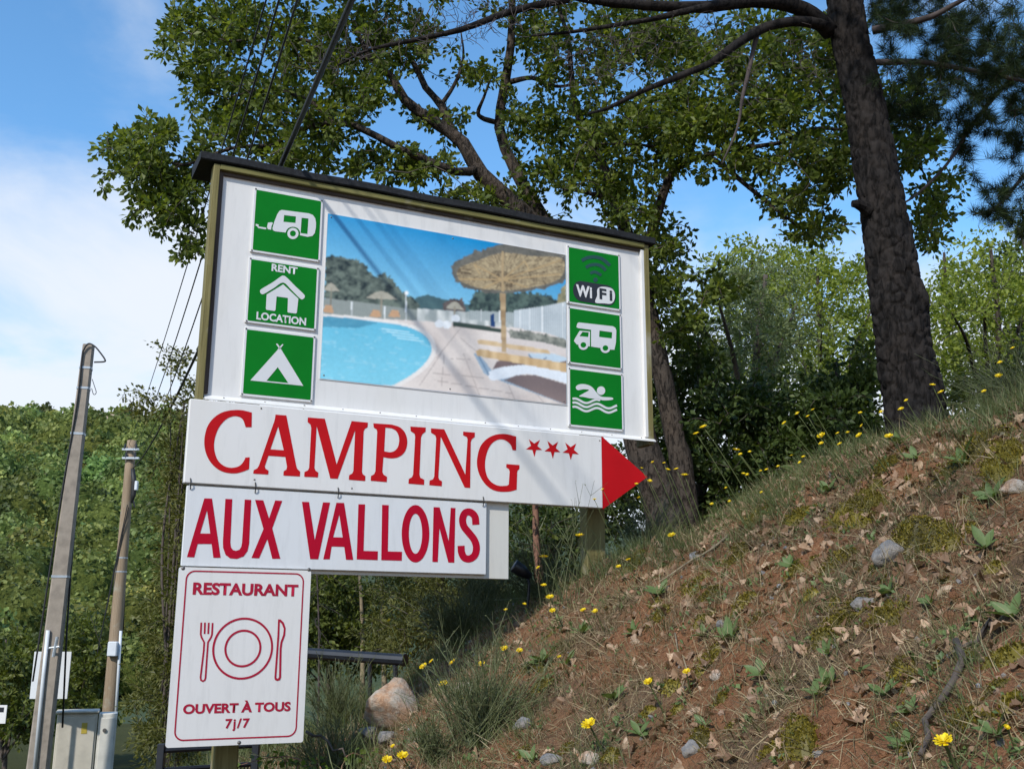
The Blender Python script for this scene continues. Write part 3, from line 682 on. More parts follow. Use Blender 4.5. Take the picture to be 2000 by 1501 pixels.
M_ = [(1032, 690), (1163, 700), (1254, 1052), (1370, 718), (1495, 730), (1493, 765), (1472, 778), (1463, 797), (1450, 1108), (1456, 1128), (1476, 1142), (1474, 1180), (1348, 1170), (1350, 1136), (1375, 1121), (1383, 1102), (1397, 788), (1262, 1163), (1205, 1160), (1100, 757), (1083, 1078), (1091, 1100), (1113, 1115), (1110, 1152), (1004, 1147), (1006, 1111), (1032, 1098), (1042, 1078), (1058, 772), (1052, 745), (1030, 726)]
P_ = [(1537, 735)]+smooth_path([(1680, 745), (1740, 765), (1780, 805), (1798, 860), (1794, 920), (1770, 968), (1725, 998), (1670, 1005), (1615, 996)], 40)+[(1607, 1108), (1615, 1130), (1643, 1148), (1641, 1188), (1517, 1178), (1519, 1141), (1543, 1128), (1553, 1104), (1567, 800), (1562, 782), (1540, 768)]
Ph = [(1630, 768)]+smooth_path([(1680, 774), (1716, 798), (1736, 850), (1730, 908), (1706, 944), (1668, 958), (1621, 951)], 30)
I_ = [(1823, 760), (1942, 768), (1940, 800), (1915, 820), (1905, 845), (1893, 1130), (1900, 1155), (1930, 1170), (1928, 1210), (1808, 1200), (1810, 1165), (1836, 1150), (1844, 1128), (1860, 840), (1855, 816), (1825, 795)]
N_ = [(165, 537), (268, 545), (430, 893), (447, 622), (440, 603), (412, 590), (414, 562), (504, 570), (502, 605), (480, 620), (472, 642), (467, 996), (424, 993), (240, 602), (222, 913), (229, 933), (250, 945), (248, 983), (152, 975), (154, 940), (180, 930), (190, 908), (205, 617), (199, 592), (165, 570)]
G_ = smooth_path([(822, 600), (740, 581), (665, 586), (600, 616), (550, 670), (526, 740), (520, 820), (541, 900), (585, 968), (640, 1010), (700, 1025), (770, 1024), (826, 1010)], 60)+[(830, 880), (833, 862), (847, 850), (848, 820), (747, 812), (745, 838), (765, 850), (772, 870), (765, 970)]+smooth_path([(752, 979), (690, 980), (640, 958), (604, 918), (585, 860), (583, 790), (600, 715), (630, 660), (670, 629), (712, 622), (750, 636), (780, 665), (794, 705)], 50)+[(822, 706)]
flat(AR, 'lettering', 'red', [(k3(C_),), (k3(A_), k3([(803, 760), (846, 943), (743, 936)])), (k3(M_),), (k3(P_), k3(Ph)), (k3(I_),), (k4(N_),), (k4(G_),)], LW)
for pts in (((963, 757), (1022, 703), (1005, 626), (920, 622), (897, 698)), ((1105, 772), (1163, 720), (1146, 640), (1063, 634), (1040, 713)), ((1243, 782), (1306, 737), (1285, 654), (1200, 647), (1181, 724))):
    q = np.array(k4(pts)); c = q.mean(0); st = []
    for i in range(5): st += [tuple(q[i]), tuple(c+((q[i]+q[(i+1) % 5])/2-c)*.47)]
    flat(AR, 'star', 'red', [(st,)], LW)
for px, py in ((510, 797), (1171, 860), (687, 953), (497, 936)): screw(AR, *uv(px, py, AW), AW+.001, None, .005)

# --- name sign AUX VALLONS on its backing board
NW = .042
NR = sroot('name_sign', .9, .29, 'white board reading AUX VALLONS in crimson capitals hung under the arrow board', 'sign')
nu1 = uv(950.2, 1048, NW)[0]
sbox(NR, 'backing_board', 'white_warm', .062, uv(991, 1070)[0], uv(960, 1130)[1], .86, -.014, .018, .002)
nv1 = av0-.010; nv0 = uv(650, 1113, NW)[1]
sbox(NR, 'board', 'white_cool', .045, nu1, nv0, nv1, .0188, NW, .003)
for px in (370, 497, 659, 942):
    u_, _ = uv(px, 950, NW); b = MB(); ou, ov = NR['u0'], NR['v0']
    b.tube([(u_-ou, -AW-.003, av0+.025-ov), (u_-ou+.003, -AW-.006, av0-.002-ov), (u_-ou+.004, -.05, nv1-.012-ov), (u_-ou+.005, -NW-.001, nv1-.02-ov)], .0028, 5); b.build('wire_tie', M['wire'], NR)
W2 = NW+.0015
k5 = cropper(300, 940, 2.675, W2); kp = lambda pts: [uv(a, b, W2) for a, b in pts]
Ob = kp(ell(811.5, 1041.5, 27, 56)); Oi = kp(ell(811.5, 1041.5, 13.0, 39))
Ss = smooth_path([(929.5, 1024), (927.5, 1008), (918.5, 999.5), (908.5, 1001), (903.5, 1013), (906, 1027), (916, 1040), (926, 1053), (930.5, 1068), (927.5, 1083), (917.5, 1090.5), (907, 1088.5), (901.5, 1078), (900.5, 1065)], 64)
flat(NR, 'lettering', 'crimson', [
    (k5([(265, 87), (305, 88), (350, 397), (312, 397), (303, 325), (230, 325), (212, 395), (174, 393)]), k5([(279, 150), (296, 271), (243, 270)])),
    (k5([(375, 90), (411, 91), (401, 318), (404, 342), (415, 357), (431, 361), (448, 355), (458, 340), (462, 318), (476, 93), (510, 95), (499, 322), (491, 362), (470, 390), (435, 403), (400, 400), (376, 382), (363, 345), (362, 310)]),),
    (k5([(530, 95), (573, 97), (603, 192), (635, 98), (672, 100), (620, 243), (662, 402), (620, 402), (594, 300), (551, 400), (511, 398), (574, 247)]),),
    (k5([(775, 105), (812, 106), (842, 305), (885, 108), (922, 109), (860, 405), (818, 404)]),),
    (k5([(955, 110), (995, 111), (1043, 408), (1005, 407), (996, 340), (930, 338), (920, 405), (886, 405)]), k5([(970, 172), (988, 291), (938, 290)])),
    (kp([(700, 984), (713, 984.3), (710, 1075), (738, 1075.8), (737.6, 1093), (696.6, 1091.5)]),), (kp([(746.3, 985.3), (759.2, 985.8), (757.5, 1076), (785.2, 1076.8), (784.6, 1094.2), (744.6, 1093)]),),
    (Ob, Oi),
    (kp([(846.8, 989.6), (858.6, 990.1), (876.4, 1056), (880.3, 991), (889.4, 991.4), (887.2, 1098), (875.6, 1097.6), (858.2, 1031), (855, 1096.8), (844.4, 1096.4)]),),
    (kp(stroke(Ss, 13.8)[0]),)], W2)

# --- restaurant sign
RW = .056
ru0, rv1 = uv(352, 1102.6, RW); ru1 = uv(600, 1280, RW)[0]; rv0 = uv(460, 1454, RW)[1]
rv1 = uv(480, 1110, RW)[1]; ru0 = uv(337, 1280, RW)[0]
RS = sroot('restaurant_sign', (ru0+ru1)/2, rv0, 'upright white restaurant panel with red plate, fork and knife outlines', 'sign')
b = MB(); lp = rrect(ru0, ru1, rv0, rv1, .012, 5); n = len(lp); V = [(u-RS['u0'], -w, v-RS['v0']) for w in (RW, .0425) for u, v in lp]
b.add(V, [tuple(range(n)), tuple(range(2*n-1, n-1, -1))]+[((i+1) % n, i, n+i, n+(i+1) % n) for i in range(n)]); b.build('panel', M['white'], RS)
RP = RW+.0015; k5 = cropper(300, 940, 2.675, RP)
bu0, bv1 = k5([(172, 480)])[0]; bu1, bv0 = k5([(744, 1335)])[0]
bu0 = k5([(137, 910)])[0][0]; bu1 = k5([(767, 905)])[0][0]; bv1 = k5([(475, 470)])[0][1]; bv0 = k5([(430, 1343)])[0][1]
flat(RS, 'border_line', 'restred', [(rrect(bu0, bu1, bv0, bv1, .045), rrect(bu0+.007, bu1-.007, bv0+.007, bv1-.007, .039))], RP)
text(RS, 'lettering', 'restred', 'RESTAURANT', (k5([(203, 590)])[0], k5([(757, 537)])[0]), RP, .04)
text(RS, 'lettering', 'restred', 'OUVERT À TOUS', (k5([(152, 1214)])[0], k5([(718, 1136)])[0]), RP, .04)
text(RS, 'lettering', 'restred', '7j/7', (k5([(372, 1304)])[0], k5([(503, 1234)])[0]), RP, .03, None, 1.2)
pu, pv = k5([(467, 870)])[0]; r1 = abs(k5([(624, 870)])[0][0]-pu); r2 = abs(k5([(563, 870)])[0][0]-pu)
flat(RS, 'plate_outline', 'restred', [(ell(pu, pv, r1, r1, 72), ell(pu, pv, r1-.0105, r1-.0105, 72)), (ell(pu, pv, r2, r2, 64), ell(pu, pv, r2-.0105, r2-.0105, 64))], RP)
def strk(pts, wd, n=0, closed=False):
    q = k5(smooth_path(pts, n, closed) if n else pts); return tuple(stroke(q, wd, closed))
flat(RS, 'fork_outline', 'restred', [strk([(249, 735), (246, 796), (250, 812), (264, 838), (262, 880), (245, 1022), (248, 1036), (257, 1041), (267, 1036), (271, 1024), (281, 880), (284, 838), (300, 812), (305, 796), (308, 737)], .0085), strk([(268, 735), (266, 794)], .0085), strk([(288, 736), (285, 794)], .0085)], RP)
flat(RS, 'knife_outline', 'restred', [(k5([(650, 718), (664, 719), (680, 735), (690, 765), (687, 803), (673, 840), (669, 872), (666, 1022), (660, 1036), (645, 1040), (633, 1034), (631, 1022), (642, 870), (647, 800)]), k5([(659, 731), (670, 742), (680, 768), (677, 798), (663, 836), (658, 872), (655, 1020), (649, 1029), (641, 1023), (652, 870), (657, 800)]))], RP)
for q in ((154, 452), (812, 459), (447, 1362)): screw(RS, *k5([q])[0], RW+.001, None, .010)

# ------------------------------------------------------------------ poles, wires, cabinet, odds and ends
def local(o_): return np.array(o_.location)
def wire_curve(W, DA, t, far=1.0, ylim=-9.0):
    A = ray(*W[-1])*DA; B = ray(*W[0])*t; h = (B-A)[:2]; hl = np.linalg.norm(h); h = h/hl; n = np.array([-h[1], h[0]]); pts = []
    for w in W:
        d = ray(*w); k = (A[:2]@n)/(d[:2]@n); pts.append(d*k)
    pts = np.array(pts); s_ = (pts[:, :2]-A[:2])@h; c = np.polyfit(s_, pts[:, 2], 2)
    smax_ = (ylim-A[1])/h[1]; ss = np.linspace(0, smax_, 90)
    return np.stack([A[0]+h[0]*ss, A[1]+h[1]*ss, np.polyval(c, ss)+EYE], 1)
WIRES = [([(519, 0), (432, 300), (328, 640), (252, 868)], 26, 4.95, .0052, 'thin black overhead wire, leftmost of the three thin ones'),
         ([(545, 0), (455, 303), (351, 640), (262, 870)], 26, 4.75, .0062, 'thin black overhead wire, middle of the three thin ones'),
         ([(580, 0), (485, 308), (375, 640), (270, 872)], 26, 4.5, .0062, 'thin black overhead wire, rightmost of the three thin ones'),
         ([(687, 0), (548, 325), (375.5, 709), (260.5, 913)], 26, 4.0, .0150, 'thick black overhead cable right of the thin wires')]
for W_, DA_, t_, r_, lb in WIRES:
    b = MB(); b.tube(wire_curve(W_, DA_, t_), r_, 6); tag(b.build('overhead_wire', M['wire'], None, True), lb, 'wire', 'wires running to the wooden pole')

def square_pole():
    B = at(72, 1520, 16); T = at(173.5, 674, 16); B0 = B+(B-T)*.12
    root = empty('utility_pole', B0, 0, 'tall square concrete utility pole with a cable loop at its top', 'utility pole')
    def sec(p, hw, ch):
        a = R(14); o = []
        for x, y in ((-hw, -hw+ch), (-hw+ch, -hw), (hw-ch, -hw), (hw, -hw+ch), (hw, hw-ch), (hw-ch, hw), (-hw+ch, hw), (-hw, hw-ch)):
            o.append((p[0]-B0[0]+x*math.cos(a)-y*math.sin(a), p[1]-B0[1]+x*math.sin(a)+y*math.cos(a), p[2]-B0[2]))
        return o
    V = []; n = 8; hs = np.linspace(0, 1, 9)
    for k in hs: V += sec(B0+(T-B0)*k, .150-.068*k, .022)
    F = [(i*n+j, i*n+(j+1) % n, (i+1)*n+(j+1) % n, (i+1)*n+j) for i in range(8) for j in range(n)]+[tuple(range(8*n, 9*n))]
    b = MB(); b.add(V, F); b.build('pole_shaft', M['concrete'], root)
    for k in (.50, .80, .90, .945):
        b = MB(); p = B0+(T-B0)*k; hw = .150-.068*k+.006; V = sec(p, hw, .02)+sec(p+np.array([0, 0, .035]), hw, .02)
        b.add(V, [(j, (j+1) % 8, 8+(j+1) % 8, 8+j) for j in range(8)]); b.build('band', M['galv'], root)
    L = lambda px, py, dY=-.12: at(px, py, 16+dY)-B0
    b = MB(); b.tube(smooth_path3([L(64, 1330), L(118, 980), L(150, 790), L(160, 700), L(164, 682), L(173, 671), L(185, 676), L(197, 690), L(205, 702), L(203, 706), L(184, 707)], 60), .013, 6); b.build('cable_loop', M['wire'], root, True)
    b = MB(); b.tube(smooth_path3([L(180, 740), L(184, 752), L(188, 766), L(183, 770), L(179, 758)], 20), .006, 5); b.build('loose_wire', M['wire'], root, True)
    b = MB(); b.tube([L(148, 1000, .1), L(138, 1120, .1), L(130, 1240, .1), L(122, 1420, .1)], .014, 6); b.build('cable', M['wire'], root, True)
    b = MB(); b.tube([L(94, 1230, -.16), L(84, 1330, -.16), L(66, 1520, -.16)], .030, 8); b.build('conduit', M['plastic'], root, True)
    b = MB(); b.tube([L(112, 1243, -.2), L(104, 1282, -.2)], .022, 6); b.build('bracket', M['galv'], root)
    b = MB(); b.tube([L(96, 1265, -.2), L(116, 1262, -.2)], .016, 6); b.build('bracket', M['galv'], root)
def smooth_path3(P, n=40):
    p = np.array(P, float); p = np.vstack([2*p[0]-p[1], p, 2*p[-1]-p[-2]]); out = []; k = len(p)-3
    for i in range(k):
        a, b, c, d = p[i:i+4]
        for s_ in np.linspace(0, 1, max(2, n//k), endpoint=False): out.append(.5*((2*b)+(-a+c)*s_+(2*a-5*b+4*c-d)*s_**2+(-a+3*b-3*c+d)*s_**3))
    out.append(p[-2]); return np.array(out)
square_pole()
def wood_pole():
    B = at(211, 1420, 26); T = at(257.5, 860, 26); B0 = B+(B-T)*.10
    root = empty('utility_pole', B0, 0, 'round wooden utility pole carrying the wires and two metal brackets', 'utility pole')
    b = MB(); b.tube([(T-B0)*k for k in np.linspace(0, 1, 9)], [.172-.060*k for k in np.linspace(0, 1, 9)], 14); b.build('pole_shaft', M['polewood'], root, True)
    L = lambda px, py, dY=-.15: at(px, py, 26+dY)-B0
    for y_ in (877, 894):
        b = MB(); p, q = L(239, y_), L(272, y_+1); b.box((p[0], p[1]-.04, p[2]-.035), (q[0], q[1]+.02, q[2]+.035), .008); br = b.build('cross_arm', M['galv'], root)
        for x_ in ((244, 266) if y_ == 877 else (246, 264)):
            b = MB(); p = L(x_, y_-3, -.16); b.tube([p+np.array([0, 0, -.04]), p+np.array([0, 0, .10])], [.035, .02], 8); b.build('insulator', M['black'], br)
    b = MB(); b.tube([L(259, 915), L(262, 940), L(261, 965), L(257, 982)], [.05, .065, .06, .03], 8); b.build('cable_bundle', M['wire'], root, True)
    b = MB(); b.tube([L(257, 965), L(263, 990)], [.03, .02], 6); b.build('cable_tail', M['wire'], root)
    b = MB(); p, q = L(263, 957, -.2), L(270, 939, -.2); b.box((p[0], p[1]-.05, p[2]), (q[0], q[1]+.05, q[2]), .01); b.build('junction_box', M['plastic'], root)
    b = MB(); p, q = L(210, 1281, -.22), L(231, 1252, -.22); b.box((p[0], p[1]-.07, p[2]), (q[0], q[1]+.07, q[2]), .02); b.build('junction_box', M['plastic'], root)
    b = MB(); b.tube([L(236, 1231), L(232, 1300), L(224, 1430)], .035, 8); b.build('conduit', M['plastic'], root, True)
    b = MB(); b.tube([L(252, 960, .1), L(247, 1080, .1), L(240, 1230, .1)], .02, 6); b.build('cable', M['wire'], root, True)
    for (a, c) in (((249, 985), (190, 1275)), ((251, 990), (206, 1200))):
        b = MB(); b.tube([L(*a), L(*c)], .012, 5); b.build('guy_wire', M['wire'], root)
    for y_ in (1088, 1115):
        b = MB(); p = (L(0, y_, 0)+B0)[2]; k = (p-B0[2])/(T-B0)[2]; c = (T-B0)*k; b.tube([c-np.array([0, 0, .015]), c+np.array([0, 0, .015])], .172-.06*k+.004, 14); b.build('band', M['galv'], root)
wood_pole()
def cabinet():
    p, q = at(113, 1388, 17), at(187, 1388, 17); r_ = at(223, 1392, 17); zb = float(height(p[0], 17))
    root = empty('electrical_cabinet', (p[0], 17, zb), R(20), 'beige electrical cabinet at the foot of the wooden pole', 'cabinet')
    w1 = q[0]-p[0]; w2 = r_[0]-q[0]; h_ = p[2]-zb
    b = MB(); b.box((0, 0, -.1), (w1, .4, h_-.04), .01); b.build('cabinet_body', M['cabinet'], root)
    b = MB(); b.box((-.03, -.04, h_-.038), (w1+.02, .43, h_), .012); b.build('cabinet_roof', M['cabinet'], root)
    b = MB(); b.box((.03, -.018, .08), (w1-.03, -.001, h_-.09), .004); d = b.build('door', M['cabinet'], root)
    b = MB(); b.box((w1*.62, -.024, h_-.34), (w1*.76, -.019, h_-.18)); b.build('warning_label', mat_plain('label_yellow', (.45, .34, .05), .5), d)
    b = MB(); b.box((w1*.1, -.03, h_*.42), (w1*.14, -.019, h_*.52)); b.build('handle', M['screw'], d)
    b = MB(); b.box((w1+.012, .02, -.1), (w1+w2, .42, h_-.05), .01); b.build('side_unit', M['cabinet_lite'], root)
    b = MB(); b.box((w1+.05, .002, .1), (w1+w2-.03, .019, h_-.12), .004); d = b.build('door', M['cabinet_lite'], root)
    b = MB(); b.tube([(w1+w2*.4, .001, h_-.3), (w1+w2*.4, -.02, h_-.3)], .03, 10); b.build('lock', M['screw'], d)
cabinet()
def sheet_sign():
    a, b_ = at(58, 1364, 16.6), at(139, 1272, 16.6); root = empty('sign_back', (a[0], 16.6, a[2]-1.5), R(3), 'blank pale back of a sign behind the concrete pole', 'sign')
    b = MB(); b.box((0, -.012, 1.5), (b_[0]-a[0], 0, 1.5+b_[2]-a[2]), .004); b.build('sheet', M['white_cool'], root)
    b = MB(); x_ = (b_[0]-a[0])*.55; b.tube([(x_, .03, -.4), (x_, .03, 1.5+b_[2]-a[2]-.05)], .028, 8); b.build('sign_post', M['galv'], root)
    a, b_ = at(-30, 1412, 19), at(15, 1376, 19); root = empty('notice_board', (a[0], 19, a[2]-.9), 0, 'small white notice with a dark heading at the left edge', 'sign')
    b = MB(); b.box((0, -.015, .9), (b_[0]-a[0], 0, .9+b_[2]-a[2]), .004); s_ = b.build('sheet', M['white'], root)
    b = MB(); b.box((.1, -.019, .9+(b_[2]-a[2])*.62), (b_[0]-a[0]-.05, -.0155, .9+(b_[2]-a[2])*.88)); b.build('heading', M['ink'], s_)
    b = MB(); b.tube([(.2, .03, -.8), (.2, .03, 1.1)], .025, 8); b.build('sign_post', M['galv'], root)
sheet_sign()
def barrier():
    a, c = at(560, 1272, 8.2), at(789, 1288, 7.8); root = empty('black_barrier', (c[0], c[1], float(height(c[0], c[1]))), 0, 'black metal rail on short legs behind the orange boulder', 'barrier')
    o = np.array(root.location); d = (c-a)/np.linalg.norm(c-a); b = MB(); b.tube([a-o, c-o], .042, 10); b.build('rail', M['black'], root)
    b = MB(); b.tube([c-o+d*.001, c-o+d*.012], .047, 10); b.build('end_cap', M['black'], root)
    for k in (.72, .93):
        p = a+(c-a)*k; z0 = float(height(p[0], p[1]))-.1; b = MB(); b.tube([p-o+np.array([0, 0, -.03]), np.array([p[0]+.02, p[1], z0])-o], .017, 8); b.build('leg', M['black'], root)
    # mesh screen standing behind the restaurant panel
    a, c = at(316, 1458, 6.6), at(500, 1462, 6.9); zb = float(height(a[0], a[1]))-.05; root = empty('mesh_screen', (a[0], a[1], zb), 0, 'low black metal mesh screen under the restaurant panel', 'screen')
    o = np.array(root.location); H = a[2]-zb
    for p in (a, c): b = MB(); b.box((p[0]-o[0]-.022, p[1]-o[1]-.022, 0), (p[0]-o[0]+.022, p[1]-o[1]+.022, H+.02), .004); b.build('screen_post', M['black'], root)
    for z_ in (H-.02, H-.13, H*.45): b = MB(); b.tube([(.02, 0, z_), (c[0]-o[0]-.02, c[1]-o[1], z_)], .016, 6); b.build('screen_rail', M['black'], root)
    b = MB()
    for k in np.linspace(.05, .95, 26): b.tube([((c[0]-o[0])*k, (c[1]-o[1])*k+.012, .05), ((c[0]-o[0])*k, (c[1]-o[1])*k+.012, H-.14)], .004, 4)
    for z_ in np.arange(.08, H-.15, .03): b.tube([(.02, .020, z_), (c[0]-o[0]-.02, c[1]-o[1]+.020, z_)], .003, 4)
    me_ = b.build('mesh_wires', M['black'], root); me_['kind'] = 'stuff'
    # spotlight on a stake
    p = at(1010, 1108, 6.7); root = empty('spotlight', (p[0]+.06, p[1]+.03, float(height(p[0]+.06, p[1]+.03))), 0, 'small black spotlight on a stake beside the right-hand billboard post', 'spotlight'); o = np.array(root.location)
    b = MB(); q = p-o; dd = np.array([.086, .02, -.055]); b.tube([q-dd*.25, q-dd*.2, q+dd*.35, q+dd], [.040, .042, .040, .020], 12); b.build('lamp_housing', M['black'], root, True)
    b = MB(); b.tube([q+dd*.6, q+dd*.9+np.array([0, 0, -.05]), np.array([0, 0, -.1])], .009, 6); b.build('stake', M['black'], root)
barrier()

# ------------------------------------------------------------------ vegetation
LEAF_V = np.array([(0, 0, 0), (.31, .58, .07), (.02, 1, 0), (-.31, .54, .07)]); LEAF_F = np.array([(0, 1, 2, 3)])
SLIM_V = LEAF_V*np.array([.55, 1, 1])
NEED_V = np.array([(-.012, 0, 0), (.012, 0, 0), (0, 1, .06)]); NEED_F = np.array([(0, 1, 2)])
def connect(nodes, tips, rng, sag=.1, inter=3):
    """greedy skeleton: every tip is joined to the nearest node so far by a bent twig"""
    nodes = [np.asarray(n) for n in nodes]; N = np.array(nodes); order = np.argsort(np.min(np.linalg.norm(tips[:, None]-N[None], axis=2), axis=1)); P = []; Ln = []
    buf = np.empty((len(N)+len(tips)*inter, 3)); buf[:len(N)] = N; cnt = len(N)
    for i in order:
        d = np.linalg.norm(buf[:cnt]-tips[i], axis=1); j = int(np.argmin(d)); a = buf[j]; b = tips[i]; L = d[j]
        mid = (a+b)/2+rng.normal(size=3)*L*.13+np.array([0, 0, sag*L]); s_ = np.linspace(0, 1, inter+1)[:, None]
        path = (1-s_)**2*a+2*s_*(1-s_)*mid+s_**2*b; P.append(path); Ln.append(L); buf[cnt:cnt+inter] = path[1:]; cnt += inter
    return np.array(P), np.array(Ln)
def leaves_on(P, rng, per, size, spread, up=.5, tv=LEAF_V, tf=LEAF_F, start=.35, droop=0.0):
    k = len(P); s_ = rng.uniform(start, 1.03, (k, per)); m = P.shape[1]-1; x = np.clip(s_*m, 0, m-1e-4); i = x.astype(int); f = (x-i)[..., None]
    r = np.arange(k)[:, None]; pos = P[r, i]*(1-f)+P[r, i+1]*f; ax = P[:, -1]-P[:, -2]; ax /= np.linalg.norm(ax, axis=1, keepdims=True)+1e-9
    pos = pos.reshape(-1, 3); n = len(pos); off = rnd_dirs(n, rng); pos = pos+off*spread*rng.uniform(0, 1, (n, 1))
    d = off+np.repeat(ax, per, 0)*.8+np.array([0, 0, -droop]); nrm = rnd_dirs(n, rng)+np.array([0, 0, up]); sc = size*rng.uniform(.65, 1.25, n)
    return scatter(tv, tf, pos, rot_from(d, nrm), sc)
def limb_tube(root, name, pts, r0, r1, mat, n=9, seg=14, wob=.10, rng=RNG, flare=0.0):
    o = np.array(root.location); p = smooth_path3([np.asarray(q)-o for q in pts], seg); m = len(p); rad = np.linspace(r0, r1, m)
    if flare: rad = rad*(1+flare*np.exp(-np.linspace(0, 1, m)*9))
    w = 1+wob*rng.normal(size=(m, n))*.6
    V, F = tube_arr(p, rad, n, w); F = [tuple(f) for f in F]+[tuple(range(n-1, -1, -1)), tuple(range((m-1)*n, m*n))]
    b = MB(); b.add(V, F); b.build(name, mat, root, True); return p+o
def plant(name, label, cat, base, limbs, tips, leaf, bark, per=20, size=.08, spread=.07, up=.5, tv=LEAF_V, tf=LEAF_F, group=None, seed=1, twr=(.007, .0022), sag=.1, start=.35, skip=.35, extra=None, droop=0.0):
    rng = np.random.default_rng(seed); root = empty(name, base, 0, label, cat, group); o = np.array(base); nodes = []
    for li, (nm, pts, r0, r1) in enumerate(limbs):
        p = limb_tube(root, nm, pts, r0, r1, bark, 10 if r0 > .06 else 7, 26 if r0 > .1 else 16, .10, rng, .5 if nm == 'trunk' and li == 0 else 0)
        nodes += list(p[int(len(p)*skip):] if nm == 'trunk' else p[2:])
    P, Ln = connect(nodes, tips, rng, sag); m = P.shape[1]
    r_ = np.clip(twr[1]+twr[0]*Ln, 0, .03)[:, None]*np.linspace(1, .35, m)[None]+twr[1]*.4
    V, F = tubes_np(P-o, r_, 3); t = obj('twigs', mesh_np('twigs', V, F, True), M['twig'] if bark is not M['deadtwig'] else bark, root); t['kind'] = 'stuff'
    if per:
        V, F = leaves_on(P-o, rng, per, size, spread, up, tv, tf, start, droop); c = obj('crown', mesh_np('crown', V, F), leaf, root); c['kind'] = 'stuff'
    return root, P
def blob_tips(blobs, n, rng, hollow=0.0):
    """blobs: (px, py, rx, ry, Y, dY) in photo pixels at depth Y"""
    A = np.array([b[2]*b[3]*b[4]**0 for b in blobs], float); A /= A.sum(); out = []
    for b, a in zip(blobs, A):
        k = max(3, int(round(n*a))); v = np.clip(rng.normal(size=(k, 3))*(hollow or .52), -1.3, 1.3)
        for q in v: out.append(at(b[0]+q[0]*b[2], b[1]+q[2]*b[3], b[4]+q[1]*b[5]))
    return np.array(out)

